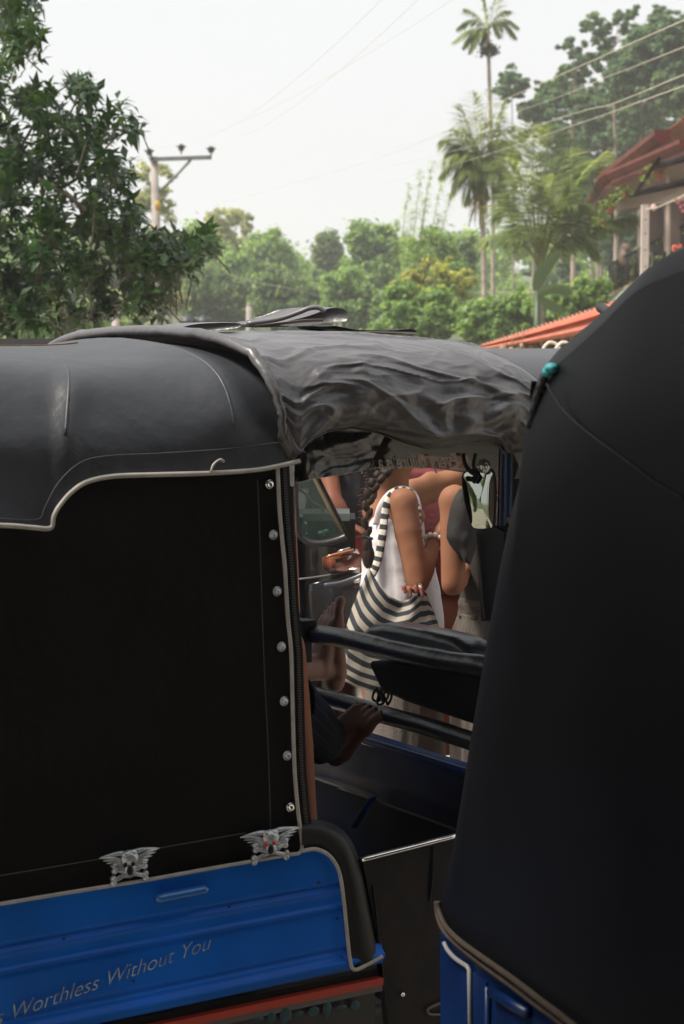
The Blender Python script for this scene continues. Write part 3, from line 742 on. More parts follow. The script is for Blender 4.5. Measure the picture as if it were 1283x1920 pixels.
# ================================================================== the near canopy on the right
CE = V((.25, -.968, 0)).normalized(); CW = V((CE.y * -1, CE.x, 0)); CO = V((.1825, 3.63, 0))
CW = V((.968, .25, 0)).normalized()
def Cw(e, w, z): return CO + CE * e + CW * w + V((0, 0, z))
def cpl(px, py, w=0.0):
    d = ray(px, py); k = ((CO + CW * w) - C0).dot(CW) / d.dot(CW); p = C0 + d * k - CO; return p.dot(CE), p.z
tc_ = thing('three_wheeler', 'blue three-wheeler with plain dark canopy and raked edge, close by at the right side', 'three-wheeler', Cw(1.6, .6, 0))
sil = [(822, 1690), (840, 1610), (857, 1530), (880, 1400), (903, 1250), (925, 1115), (944, 1010), (962, 925), (980, 860), (997, 800), (1010, 762), (1021, 730), (1032, 706), (1050, 683), (1069, 664), (1106, 622), (1147, 588), (1209, 534), (1283, 462)]
prof = []
for i, (x, y) in enumerate(sil):
    tq = min(1, max(0, (i - 7) / 9)); tq = tq * tq * (3 - 2 * tq); e, z = cpl(x, y, .085 * tq)
    prof.append((e - .066 * (1 - tq) + 0, z + .015 * tq * 0))
# continue over the roof towards the camera
e1, z1 = prof[-1]; prof += [(e1 + .12, z1 + .022), (e1 + .3, z1 + .04), (e1 + .55, z1 + .05), (e1 + .9, z1 + .05), (e1 + 1.3, z1 + .03), (3.0, z1 - .02)]
pp = smooth_path([V((a, b, 0)) for a, b in prof], 5); NP = len(pp)
CWID = 1.3; RR = .16
cen = V((1.9, .95, 0))
def inset(p, k, i):
    t = (pp[min(i + 1, NP - 1)] - pp[max(i - 1, 0)]).normalized(); n_ = V((t.y, -t.x, 0)); 
    if n_.dot(cen - p) < 0: n_ = -n_
    return p + n_ * k
def c_pt(u, v):
    i = int(round(u * (NP - 1))); p = pp[i]
    w = v * CWID; wn = min(w, CWID - w); k = 0
    if wn < RR: k = RR * (1 - math.sqrt(max(0, 1 - (1 - wn / RR) ** 2)))
    k *= .45
    q = inset(p, k, i); q.x += .0; 
    return Cw(q.x, w - 0, q.y - (.0) ) + V((0, 0, .004 * noise.noise(V((u * 6, v * 4, 2)))))
vs, fs, _ = grid(NP, 60, c_pt)
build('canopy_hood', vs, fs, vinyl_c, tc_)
# side curtain: fills the profile, bulging slightly
pipeC = [(822, 1690), (823, 1705), (828, 1722), (838, 1740), (862, 1764), (900, 1792), (960, 1834), (1020, 1880), (1085, 1930), (1400, 2190)]
low = smooth_path([V((*cpl(x, y), 0)) for x, y in pipeC], 4)
def side_c(u, v):
    i = int(round(u * (NP - 1))); q = inset(pp[i], RR * .55, i)
    lt = [(p.x, p.y) for p in low]; 
    ex = q.x; 
    m_ = V((max(ex, .0) * 1.0 + .0, interp(lt, ex), 0))
    # blend from hood edge down to the lower piping
    p = q + (V((q.x + .0, min(q.y, interp(lt, q.x)), 0)) - q) * v
    bul = .028 * math.sin(math.pi * v) ** .7 * min(1, u * 3)
    return Cw(p.x, -bul - .0, p.y)
# use a constrained grid: columns at constant e
es = np.concatenate([np.linspace(.0, 1.2, 90), np.linspace(1.24, 3.0, 30)])
hood_in = [inset(pp[i], RR * .45, i) for i in range(NP)]
ht = [(p.x, p.y) for p in hood_in]; lt = [(p.x, p.y) for p in low]
ht_m = []; mx = -9
for a, b in ht:
    if a > mx: ht_m.append((a, b)); mx = a
vs = []; nv = 60
for e in es:
    zt = interp(ht_m, e) ; zl = interp(lt, e); zt = max(zt, zl)
    for j in range(nv):
        v = j / (nv - 1); z = zl + (zt - zl) * v
        d = zt - z; r_ = min(1, d / .22); bul = .0 + .024 * (1 - (1 - r_) ** 2) * min(1, (z - zl) / .1 + .4)
        # panel seam running down from the roof corner
        bul += .006 * noise.noise(V((e * 2.2, z * 2.5, 6)))
        vs.append(Cw(e, -bul, z))
ne = len(es); fs = [(i * nv + j, (i + 1) * nv + j, (i + 1) * nv + j + 1, i * nv + j + 1) for i in range(ne - 1) for j in range(nv - 1)]
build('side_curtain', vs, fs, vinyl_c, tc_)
seam = [(1027, 722), (1036, 740), (1055, 768), (1085, 797), (1130, 832), (1180, 868), (1230, 905), (1283, 935)]
def cP(px, py, w): e, z = cpl(px, py, w); return Cw(e, w, z)
MB().tube(smooth_path([cP(x, y, -.026) for x, y in seam], 5), .0026, 8, flat=.7).build('roof_seam', mat('seam_vinyl', (.016, .017, .019), .9, spec=.1), tc_)
MB().tube(smooth_path([cP(x, y, -.028) for x, y in pipeC], 5), .0055, 8).build('piping', piping_dk, tc_)
p2 = [(818, 1690), (820, 1715), (830, 1742), (850, 1765), (900, 1806), (960, 1850), (1010, 1888), (1060, 1925), (1300, 2120)]
MB().tube(smooth_path([cP(x, y, -.022) for x, y in p2], 5), .0045, 8).build('piping', piping_dk, tc_)
# dark band between the two pipings
A1 = resamp(pipeC, 50); A2 = resamp(p2, 50)
vs, fs, _ = grid(50, 5, lambda u, v: cP(*(A1[int(round(u * 49))] * (1 - v) + A2[int(round(u * 49))] * v).xy, -.018 - .006 * math.sin(v * math.pi)))
build('rubber_band', vs, fs, mat('apron_vinyl', (.008, .008, .008), .3), tc_)
# blue body below
bl = [(826, 1745), (860, 1772), (900, 1806), (960, 1850), (1010, 1888), (1060, 1925), (1300, 2130), (1300, 2300), (826, 2300)]
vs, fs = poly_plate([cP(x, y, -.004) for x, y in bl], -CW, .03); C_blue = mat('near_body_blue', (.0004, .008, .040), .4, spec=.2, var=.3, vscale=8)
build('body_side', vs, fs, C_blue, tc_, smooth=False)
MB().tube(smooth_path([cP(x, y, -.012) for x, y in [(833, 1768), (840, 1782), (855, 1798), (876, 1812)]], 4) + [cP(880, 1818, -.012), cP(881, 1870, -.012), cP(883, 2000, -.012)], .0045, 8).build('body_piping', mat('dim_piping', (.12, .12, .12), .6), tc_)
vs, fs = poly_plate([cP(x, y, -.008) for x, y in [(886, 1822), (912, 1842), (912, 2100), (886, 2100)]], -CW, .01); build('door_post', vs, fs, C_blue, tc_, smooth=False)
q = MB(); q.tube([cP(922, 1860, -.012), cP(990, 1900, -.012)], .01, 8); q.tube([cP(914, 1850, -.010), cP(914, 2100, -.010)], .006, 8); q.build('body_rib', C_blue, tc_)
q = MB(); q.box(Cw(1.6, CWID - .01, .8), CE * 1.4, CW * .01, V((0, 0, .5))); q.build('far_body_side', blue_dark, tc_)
q = MB(); q.box(Cw(1.6, CWID / 2, .3), CE * 1.5, CW * (CWID / 2 - .04), V((0, 0, .02))); q.build('floor_pan', gloss_black, tc_)
for e, w in ((2.6, .1), (2.6, CWID - .1), (.35, CWID / 2)): wheel(Cw(e, w, .2), CW, .2, .1, tc_)
# teal cord knot and dark wiper rod behind the canopy edge, black tube end on the roof edge
ed = thing('cord_knot', 'teal cord knot tied at the roof corner of the near dark canopy', 'cord', cP(1034, 690, .05))
q = MB(); q.ell(cP(1034, 690, -.01), (.011, .014, .0085)); q.ell(cP(1026, 697, -.01), (.008, .01, .009)); q.build('knot', mat('teal_cord', (.02, .22, .25), .6, bump=.6, bscale=150), ed)
MB().tube(smooth_path([cP(x - 4, y + 3, -.01) for x, y in [(1028, 699), (1022, 715), (1016, 730), (1010, 752), (1003, 775), (997, 800)]], 3), [.004 + .0015 * (i % 3) for i in range(16)], 8).build('cord_tail', black_m, ed)
rd = thing('tube_end', 'short black tube end poking out over the roof edge of the near canopy', 'tube', cP(1130, 580, .2))
q = MB(); q.tube([cP(1127, 577, .25), cP(1150, 592, .22), cP(1175, 606, .2)], .0095, 14); q.build('tube_body', black_m, rd)
MB().ell(cP(1127, 577, .25), (.0085, .0085, .0085)).build('tube_cap', grey_m, rd)

# ================================================================== canopy of the three-wheeler beyond, between the two
DO = at(905, 660, 6.6)
dk = thing('three_wheeler', 'grey canopied three-wheeler with red trim, glimpsed between the rain cover and the near canopy', 'three-wheeler', V((1.2, 7.0, 0)))
def dcan(u, v):
    x = .42 + 1.9 * u; 
    t = v * math.pi; w = -math.cos(t) * .6; z = 1.50 + .225 * math.sin(t) ** .35 - .02 * u
    if v < .02 or v > .98: z = 1.48
    return V((x, 6.6 + .6 + w + .16 * u, z + .006 * noise.noise(V((x * 4, v * 5, 0)))))
vs, fs, _ = grid(30, 40, dcan); build('canopy', vs, fs, mat('grey_canopy', (.045, .047, .055), .55, bump=.3, bscale=220), dk)
q = MB(); q.tube([V((.42, 6.585, 1.487)), V((2.3, 6.745, 1.47))], .007, 8); q.build('canopy_piping', grey_m, dk)
q = MB(); q.box(V((1.36, 6.68, 1.466)), V((.95, .08, 0)), V((0, .01, 0)), V((0, 0, .011))); q.build('red_trim', mat('red_trim', (.35, .02, .02), .35), dk, smooth=False)
MB().box(at(989, 790, 6.56), V((.012, 0, 0)), V((0, .006, 0)), V((0, 0, .008))).build('reflector', mat('white_plastic', (.7, .7, .7), .3), dk)
q = MB(); q.box(V((1.36, 6.82, .75)), V((.95, .08, 0)), V((0, .02, 0)), V((0, 0, .53))); q.box(V((1.36, 7.9, .75)), V((.95, .08, 0)), V((0, .02, 0)), V((0, 0, .53))); q.build('body_shell', mat('dark_shell', (.01, .01, .014), .4), dk)
for x, y in ((.75, 6.9), (2.0, 7.0), (2.0, 7.9)): wheel(V((x, y, .2)), V((0, 1, 0)), .2, .1, dk)

# ================================================================== black vehicle seen through the windscreen, at the left
EY = 6.3
ek = thing('three_wheeler', 'shiny black three-wheeler with amber side lamp, seen through the windscreen behind the bare foot', 'three-wheeler', V((-.25, 6.7, 0)))
def eP(px, py, d=0.0): return at(px, py, EY + d)
black_car = mat('black_body_paint', (.004, .004, .006), .2, coat=.1, bump=.02, bscale=4)
# body: lofted rounded nose; near side traced from the photo, curving away to the right
def ebody(u, v):
    # u around the nose from the near side to the far side, v top to bottom
    an = u * math.pi; px = 560 + 118 * math.sin(an) ** .7 if u < .5 else 560 + 118 * math.sin(an) ** .7
    d = -.0 + 1.25 * (1 - math.cos(an)) / 2
    top = 1022 + 8 * math.sin(an); y = top + (1500 - top) * v
    bul = 8 * math.sin(min(1, v * 3) * math.pi * .5)
    return at(px + bul - 6, y, EY + d)
vs, fs, _ = grid(50, 30, ebody); build('body_shell', vs, fs, black_car, ek)
q = MB(); q.box(V((-.75, 6.95, .75)), V((.62, 0, 0)), V((0, .62, 0)), V((0, 0, .42))); q.build('rear_body', black_car, ek, smooth=False)
# windscreen frame: rounded lower corner, sloped pillar
fr_px = [(553, 900), (554, 950), (557, 985), (563, 1004), (575, 1015), (590, 1019), (612, 1018), (635, 1012), (649, 1006)]
MB().tube(smooth_path([eP(x, y, -.02) for x, y in fr_px], 5), .0115, 10).build('windscreen_gasket', mat('rubber_gasket', (.03, .03, .035), .28), ek)
MB().tube([eP(578, 830, .0), eP(588, 890, .0), eP(618, 950, 0), eP(650, 1010, 0)], .014, 10, flat=.7).build('screen_pillar', mat('pillar_tan', (.25, .20, .12), .3, metal=.3), ek)
MB().tube([eP(585, 830, -.01), eP(594, 890, -.01), eP(624, 950, -.01), eP(655, 1010, -.01)], .006, 8).build('pillar_seal', black_m, ek)
vs, fs = poly_plate([eP(x, y, .01) for x, y in [(550, 830), (578, 830), (590, 890), (618, 950), (648, 1008), (600, 1018), (565, 1008), (552, 960)]], V((0, -1, 0)), .005)
build('side_glass', vs, fs, mat('green_glass', (.05, .09, .075), .06, alpha=.55, spec=.8), ek, smooth=False)
# things behind that glass: dash shelf, steering bar, gauges
q = MB(); q.box(eP(590, 965, .25), V((.12, 0, 0)), V((0, .1, 0)), V((0, 0, .012))); q.build('dash_shelf', mat('pale_dash', (.25, .3, .27), .4), ek, smooth=False)
q = MB(); q.tube(smooth_path([eP(556, 915, .2), eP(572, 925, .2), eP(585, 942, .2), eP(603, 952, .2), (eP(612, 975, .2))], 4), .005, 8); q.build('steering_bar', mat('dull_brass', (.3, .3, .18), .35, metal=.6), ek)
q = MB(); q.box(eP(590, 1000, .3), V((.14, 0, 0)), V((0, .12, 0)), V((0, 0, .06))); q.build('dashboard', black_m, ek, smooth=False)
for x, y, r in ((571, 982, .010), (567, 988, .006), (574, 1001, .006), (603, 1000, .014), (612, 996, .010)):
    MB().ell(eP(x, y, .08), (r, r * .6, r * .7)).build('gauge', mat('teal_gauge', (.12, .35, .3), .2, metal=.3) if x > 580 else chrome_m, ek)
# amber lamp cluster on the corner
lp = [(612, 1046), (630, 1041), (650, 1036), (666, 1033), (668, 1044), (667, 1062), (650, 1068), (630, 1071), (614, 1070)]
def lens2(lp, Y, th, nm, m, par):
    return lens([V((a, b, 0)) for a, b in lp], Y, th, nm, m, par)
lens2(lp, EY - .06, .04, 'side_lamp', mat('amber_lens', (.16, .035, .012), .08, coat=.8, col2=(.06, .016, .01), vscale=25), ek)
MB().tube(smooth_path([eP(x, y, -.12) for x, y in [(614, 1044), (635, 1038), (664, 1031)]], 3), .005, 8).build('lamp_rim', mat('copper_rim', (.5, .2, .1), .2, metal=.7), ek)
q = MB(); q.box(eP(645, 1030, -.08), V((.02, 0, .006)), V((0, .01, 0)), V((0, 0, .0022))); q.build('chrome_plate', chrome_m, ek)
MB().tube(smooth_path([eP(x, y, -.06) for x, y in [(560, 1086), (600, 1081), (640, 1074), (668, 1063)]], 4), .003, 8).build('body_crease', mat('pale_seal', (.15, .14, .14), .3), ek)
lens2([(606, 1098), (630, 1092), (655, 1086), (676, 1075), (682, 1080), (684, 1180), (640, 1200), (612, 1190), (604, 1120)], EY - .12, .10, 'front_fender', black_car, ek)
MB().tube(smooth_path([eP(x, y, -.23) for x, y in [(608, 1097), (640, 1092), (668, 1082), (684, 1074)]], 4), .006, 8).build('fender_edge', mat('blue_grey_edge', (.07, .08, .10), .2), ek)
wheel(V((.02, 6.4, .2)), V((.3, 1, 0)), .2, .1, ek); wheel(V((-1.1, 6.2, .2)), V((0, 1, 0)), .2, .1, ek)
q = MB(); 
def ecan(u, v):
    t = v * math.pi; return V((-1.35 + 1.25 * u, 6.95 - math.cos(t) * .6, 1.5 + .26 * math.sin(t) ** .4))
vs, fs, _ = grid(20, 30, ecan); build('canopy', vs, fs, vinyl_side, ek)

# ================================================================== little cart with gold spoked wheels beyond the women
mk = thing('cart', 'small blue cart on gold spoked wheels, beyond the woman in the white top', 'cart', at(800, 975, 13) * 1)
ORG[mk.name] = V(mk.location)
cc = at(799, 970, 13.0); rw = .112
for dx in (0, .55):
    c = cc + V((dx, .1, 0)); ring = [c + V((rw * math.cos(a), 0, rw * math.sin(a))) for a in np.linspace(0, 2 * math.pi, 29)]
    w = MB().tube(ring, .016, 8, cap=False, up=(0, 1, 0)).build('wheel', black_m, mk)
    q = MB()
    q.tube([c + V((rw * .82 * math.cos(a), 0, rw * .82 * math.sin(a))) for a in np.linspace(0, 2 * math.pi, 29)], .006, 6, cap=False, up=(0, 1, 0))
    for k in range(10):
        a = k * math.pi / 5; q.tube([c, c + V((rw * .82 * math.cos(a), 0, rw * .82 * math.sin(a)))], .0035, 5)
    q.build('rim', mat('gold_spoke', (.55, .45, .22), .3, metal=.6), w)
q = MB(); q.box(cc + V((.28, .12, .20)), V((.42, 0, 0)), V((0, .2, 0)), V((0, 0, .10))); q.box(cc + V((.28, .12, .05)), V((.3, 0, 0)), V((0, .03, 0)), V((0, 0, .02)))
q.build('cart_box', mat('cart_blue', (.01, .05, .3), .4), mk, smooth=False)
for dx in (0, .55): MB().tube([cc + V((dx, .1, -rw)), cc + V((dx, .1, -.375))], .02, 8).build('stand', black_m, mk)
# brown wall of boards behind the people (shop side)
# ================================================================== people
def skin(name, c, c2=None, r=.6): return mat(name, c, r, col2=c2 or tuple(x * 1.2 for x in c), vscale=9, bump=.08, bscale=160, spec=.18)
skin_tan = skin('tan_skin', (.22, .092, .048), (.27, .12, .068))
skin_dk = skin('dark_skin', (.15, .075, .055), (.22, .115, .088), .42)
skin_fair = skin('fair_skin', (.45, .24, .15))
skin_br = skin('brown_skin', (.22, .085, .05))
hair_m = mat('dark_hair', (.012, .006, .004), .55, bump=.9, bscale=90, stretch=(1, 1, .15), col2=(.03, .014, .008), vscale=50, spec=.25)
nail_m = mat('toenail', (.28, .17, .14), .3)
eye_w = mat('eye_white', (.7, .68, .64), .2)
def basis(f, u):
    f = V(f).normalized(); u = (V(u) - f * V(u).dot(f)).normalized(); return f, u.cross(f).normalized(), u   # forward, left, up

def hand_into(q, wrist, direc, palm_n, side, sc=1.0, curl=.5):
    """palm and five unequal fingers; side = +1/-1 picks the thumb side"""
    f, l, u = basis(direc, palm_n); l = l * side; w = V(wrist)
    for k in (-1, -.33, .33, 1): q.cap(w + l * (.010 * k), w + f * .085 * sc + l * (.030 * k), .016, .012, 8, 3)
    for i, (k, L, r) in enumerate(((1, .066, .0085), (.35, .078, .009), (-.35, .072, .0085), (-1, .055, .0075))):
        a = w + f * .088 * sc + l * (.028 * k); d = f; p = a
        for j, fr in enumerate((.42, .32, .26)):
            d2 = (f * math.cos(curl * (j + .6)) - u * math.sin(curl * (j + .6)) + l * .06 * k).normalized(); e = p + d2 * L * sc * fr
            q.cap(p, e, r * (1 - .08 * j), r * (1 - .08 * (j + 1)), 8, 3); p = e
    p = w + l * .022 + f * .022; e = p + (f * .6 + l * .8).normalized() * .036; q.cap(p, e, .013, .0105, 8, 3)
    e2 = e + (f * .9 + l * .3 - u * .3).normalized() * .032; q.cap(e, e2, .0105, .008, 8, 3)

def head_into(q, c, f, up, sc=1.0):
    f, l, u = basis(f, up); M = Matrix((f, l, u)).transposed()
    q.ell(c + u * .025 * sc, (.098 * sc, .078 * sc, .098 * sc), M, 18, 12); q.ell(c + f * .018 * sc - u * .055 * sc, (.068 * sc, .058 * sc, .07 * sc), M, 14, 10)
    q.cap(c + f * .088 * sc + u * .005, c + f * .108 * sc - u * .022 * sc, .008 * sc, .013 * sc, 8, 3)
    q.ell(c + f * .082 * sc - u * .058 * sc, (.012 * sc, .024 * sc, .006 * sc), M, 8, 6); q.ell(c + f * .081 * sc - u * .070 * sc, (.012 * sc, .02 * sc, .007 * sc), M, 8, 6)
    for s in (-1, 1): q.ell(c + l * (.078 * s * sc) - u * .012 * sc, (.016 * sc, .008 * sc, .028 * sc), M, 8, 6)
    return M
def face_parts(par, c, f, up, sc=1.0):
    f, l, u = basis(f, up)
    for s in (-1, 1):
        e = MB().ell(c + f * .083 * sc + l * (.031 * s * sc) + u * .010 * sc, (.012, .012, .009)).build('eye', eye_w, par)
        MB().ell(c + f * .093 * sc + l * (.031 * s * sc) + u * .010 * sc, (.004, .005, .005)).build('pupil', black_m, e)

def figure(label, X, Y, face, H, arms, mskin, hair_col, group=None, lean=(0, 0), shoulder_w=.36, voxel=.011, slim=1.0):
    """standing person. arms: two lists [shoulder?, elbow, wrist, fingertip direction, palm normal]; returns root, joints"""
    f = V((math.cos(face), math.sin(face), 0)); l = V((-f.y, f.x, 0)); u = V((0, 0, 1)); b = V((X, Y, 0))
    ln = f * lean[0] + l * lean[1]
    root = thing('person', label, 'person', b, group)
    pelvis = b + u * .51 * H; chest = b + u * .70 * H + ln * .6; neck = b + u * .825 * H + ln; hd = b + u * .925 * H + ln * 1.1
    q = MB(); M = Matrix((f, l, u)).transposed(); h = H / 1.65
    sw = slim * h
    q.ell(pelvis, (.105 * sw, .165 * sw, .12 * h), M, 18, 10); q.ell(b + u * .60 * H + ln * .3, (.088 * sw, .125 * sw, .13 * h), M, 18, 10)
    q.ell(chest, (.105 * sw, .150 * sw, .15 * h), M, 18, 10); q.ell(b + u * .775 * H + ln * .9, (.075 * h, shoulder_w * .47, .06 * h), M, 18, 8)
    q.cap(neck - u * .06, hd - u * .03, .058 * h, .050 * h, 12, 3); head_into(q, hd, f, u, h)
    J = dict(f=f, l=l, u=u, pelvis=pelvis, chest=chest, neck=neck, head=hd, H=H, b=b, M=M, h=h)
    for s, nm in ((-1, 'r'), (1, 'l')):
        hip = pelvis + l * (.085 * s * h) - u * .02; kn = b + l * (.085 * s * h) + u * .28 * H + f * .02; an = b + l * (.09 * s * h) + u * .05 * H - f * .02
        q.cap(hip, kn, .082 * h, .052 * h, 14, 4); q.cap(kn, an, .052 * h, .034 * h, 14, 4); q.ell(kn.lerp(an, .3) - f * .015, (.05 * h, .05 * h, .10 * h), M)
        q.cap(an - u * .03 - f * .02, an - u * .045 + f * .12, .032, .026, 10, 3)
        for t in range(5): q.cap(an - u * .055 + f * .12 + l * (.018 * (t - 2)), an - u * .06 + f * (.16 - .006 * abs(t - 1)) + l * (.02 * (t - 2)), .011, .010, 8, 2)
        sh = b + u * .80 * H + ln * .95 + l * (s * shoulder_w * .47)
        A = arms.get(nm)
        if A is None: A = [sh - u * .30 * h + l * (.04 * s), sh - u * .54 * h + f * .06, -u, f * .3 + l * (-s)]
        el, wr, dr, pn = A[:4]
        if len(A) > 4: sh = A[4]
        q.ell(sh, (.055 * h, .055 * h, .055 * h)); q.cap(sh, el, .050 * h, .038 * h, 14, 4); q.ell(V(sh).lerp(V(el), .35), (.048 * h, .048 * h, .06 * h))
        q.cap(el, V(el).lerp(V(wr), .35), .039 * h, .040 * h, 14, 4); q.cap(V(el).lerp(V(wr), .3), wr, .039 * h, .024 * h, 14, 4)
        hand_into(q, wr, dr, pn, 1 if s < 0 else -1, h)
        J['sh' + nm] = V(sh); J['el' + nm] = V(el); J['wr' + nm] = V(wr); J['hip' + nm] = hip; J['kn' + nm] = kn; J['an' + nm] = an
    remeshed('body', q, mskin, voxel, root, 8)
    face_parts(root, hd, f, u, h)
    return root, J

def shell_rings(rings, nu=64, fold=0.0, seed=0, ff=9, close=True):
    """rings: list of (centre, x-axis vec, y-axis vec) half axes"""
    def fn(u, v):
        k = v * (len(rings) - 1); i = min(int(k), len(rings) - 2); t = k - i; t2 = t * t * (3 - 2 * t)
        c = rings[i][0].lerp(rings[i + 1][0], t); a = rings[i][1].lerp(rings[i + 1][1], t2); b = rings[i][2].lerp(rings[i + 1][2], t2)
        an = 2 * math.pi * u; r = 1 + fold * (.25 + v) * (noise.noise(V((math.cos(an) * ff * .35, math.sin(an) * ff * .35, v * 2 + seed))) + .5 * noise.noise(V((math.cos(an) * ff, math.sin(an) * ff, v * 1.5 + seed))))
        return c + (a * math.cos(an) + b * math.sin(an)) * r
    return fn
def shell(name, rings, m, par, fold=.1, seed=0, th=.003, nu=96, nv=60, label=None, ff=9):
    vs, fs, uv = grid(nu, nv, shell_rings(rings, nu, fold, seed, ff), closed_u=True)
    o = build(name, vs, fs, m, par, label=label, uvs=uv); s = o.modifiers.new('s', 'SOLIDIFY'); s.thickness = th; s.offset = 1; return o

# ---------- woman in the white top with braid and striped bag
X1, Y1 = at(738, 1000, 6.0).x, 6.02
fang = R(32)
W_sh = at(756, 944, 5.86); W_el = at(783, 1094, 5.80); W_wr = at(817, 1010, 5.93)
L_sh = at(778, 926, 6.16); L_el = at(866, 893, 6.20); L_wr = at(915, 800, 6.22)
wroot, J = figure('woman in loose white sleeveless top with long dark braid, seen from behind through the windscreen', X1, Y1, fang, 1.555,
    {'r': [W_el, W_wr, at(835, 978, 5.95) - W_wr, V((0, .2, 1)), W_sh], 'l': [L_el, L_wr, V((.2, 0, 1)), V((-1, -.4, 0)), L_sh]}, skin_tan, None, shoulder_w=.33, slim=.85)
f, l, u = J['f'], J['l'], J['u']
white_m = mat('white_cotton', (.66, .62, .64), .85, var=.05, vscale=12, bump=.25, bscale=260, bump2=.12, b2scale=10)
def rg(px, py, hw, hd, Y=6.02):    # ring centred on a pixel, half width in pixels, half depth in metres
    return (at(px, py, Y), V((hw * mpp(Y), 0, 0)), V((0, hd, 0)))
ringsT = [rg(738, 938, 24, .075), rg(738, 960, 36, .10), rg(740, 985, 49, .125), rg(743, 1015, 60, .135), rg(748, 1060, 69, .14), rg(752, 1110, 75, .15), rg(756, 1160, 78, .155), rg(757, 1192, 78, .155)]
fnT = shell_rings(ringsT, 96, .055, 3, 7)
def topfn(uu, v):
    # neckline: deep scoop at the back (left, towards the camera) and arm hole at the near side
    an = 2 * math.pi * uu; back = max(0, math.cos(an - math.pi * 1.18)); arm = max(0, math.cos(an - math.pi * 1.62))
    cut = .20 * back ** 3 + .25 * arm ** 4
    return fnT(uu, cut + (1 - cut) * v)
vs, fs, uv = grid(110, 70, topfn, closed_u=True)
o = build('white_top', vs, fs, white_m, wroot); s = o.modifiers.new('s', 'SOLIDIFY'); s.thickness = .003; s.offset = 1
def strap(pts, w, m, name, par, up=(0, -1, 0), th=.25):
    return MB().tube(smooth_path(pts, 5), w, 10, flat=th, up=up).build(name, m, par)
strap([at(707, 985, 5.93), at(716, 950, 5.93), at(735, 926, 5.95), at(756, 918, 5.97), at(775, 928, 5.97), at(784, 960, 5.93), at(790, 1010, 5.9)], .014, white_m, 'top_strap', wroot)
# shorts below the top
sh_m = mat('dark_shorts', (.03, .03, .035), .9)
shell('skirt', [rg(757, 1165, 66, .14), rg(757, 1230, 72, .145), rg(757, 1330, 76, .15), rg(757, 1420, 80, .15)], mat('long_skirt', (.10, .085, .075), .9, bump=.4, bscale=120), wroot, .06, 5)
# hair: cap and braid
q = MB(); hd = J['head']; q.ell(hd + u * .028 - f * .012, (.106, .088, .106), J['M'], 20, 12); q.ell(hd - f * .05 - u * .03, (.06, .07, .08), J['M'], 16, 10)
q.build('hair', hair_m, wroot)
bp = [at(722, 885, 5.92), at(708, 900, 5.90), at(695, 925, 5.89), at(689, 960, 5.885), at(688, 1003, 5.885)]
bp = smooth_path(bp, 6); q = MB(); nb = len(bp)
for k in range(34):
    t = k / 33; i = min(int(t * (nb - 1)), nb - 2); c = bp[i].lerp(bp[i + 1], t * (nb - 1) - i); ph = k * math.pi / 3
    wdt = .020 * (1 - .45 * t)
    side = math.sin(ph); q.ell(c + V((side * wdt * .55, math.cos(ph * 2) * .006, 0)), (wdt * .72, wdt * .8, .017), Matrix.Rotation(.6 * (1 if side > 0 else -1), 3, 'Y'), 10, 7)
q.build('braid', hair_m, wroot)
q = MB(); c = at(688, 1008, 5.885)
for k in range(6): q.ell(at(682 + k * 3, 1008 + (k - 2.5) * .8, 5.875), (.0055, .0055, .0055))
q.build('hair_tie', mat('dark_beads', (.02, .02, .02), .15), wroot)
q = MB(); q.ell(at(689, 1024, 5.88), (.016, .014, .035)); q.ell(at(691, 1044, 5.88), (.020, .016, .038)); q.cap(at(692, 1050, 5.88), at(695, 1072, 5.88), .015, .004, 10, 3); q.build('braid_tail', hair_m, wroot)
q = MB()
for k in range(22):     # stray hairs catching the light
    y = 885 + k * 6; x = 700 - 12 * math.sin((y - 885) / 60) - random.uniform(0, 10); p = at(x, y, 5.9)
    q.tube([p, p + V((-.008, 0, .01)), p + V((-.014 - .01 * random.random(), 0, .006))], .0006, 4)
q.build('stray_hair', mat('hair_glow', (.2, .07, .04), .5), wroot)
q = MB(); 
for k in range(10):
    a = k * math.pi / 5; dr = (W_wr - W_el).normalized(); x_, y_, z_ = basis(dr, (0, 1, 0)); q.ell(W_wr - dr * .01 + y_ * (.028 * math.cos(a)) + z_ * (.028 * math.sin(a)), (.009, .009, .009), None, 8, 6)
q.build('bead_bracelet', mat('white_beads', (.8, .74, .62), .3), wroot)

# ---------- striped bag on her shoulder
stripe = stripes_mat('striped_canvas', (.42, .375, .315), (.038, .044, .054), 9.5, 'V', .5)
stripe_s = stripes_mat('striped_strap', (.62, .56, .47), (.035, .042, .052), 15.0, 'V', .5)
bag = thing('shoulder_bag', 'large cream and charcoal striped cloth bag hanging from the shoulder of the woman in white', 'bag', at(735, 1180, 5.75))
top_c = [(692, 1064), (700, 1078), (712, 1098), (730, 1118), (752, 1128), (772, 1122), (790, 1106), (800, 1112), (806, 1128)]
left_e = [(692, 1064), (676, 1100), (660, 1140), (645, 1190), (635, 1225), (631, 1250)]
right_e = [(806, 1128), (815, 1150), (824, 1175), (830, 1200), (832, 1235), (828, 1270)]
def ip(tab, t):
    k = t * (len(tab) - 1); i = min(int(k), len(tab) - 2); a, b = tab[i], tab[i + 1]; return a[0] + (b[0] - a[0]) * (k - i), a[1] + (b[1] - a[1]) * (k - i)
bot = [(631, 1250), (642, 1275), (668, 1288), (705, 1300), (750, 1306), (790, 1300), (828, 1270)]
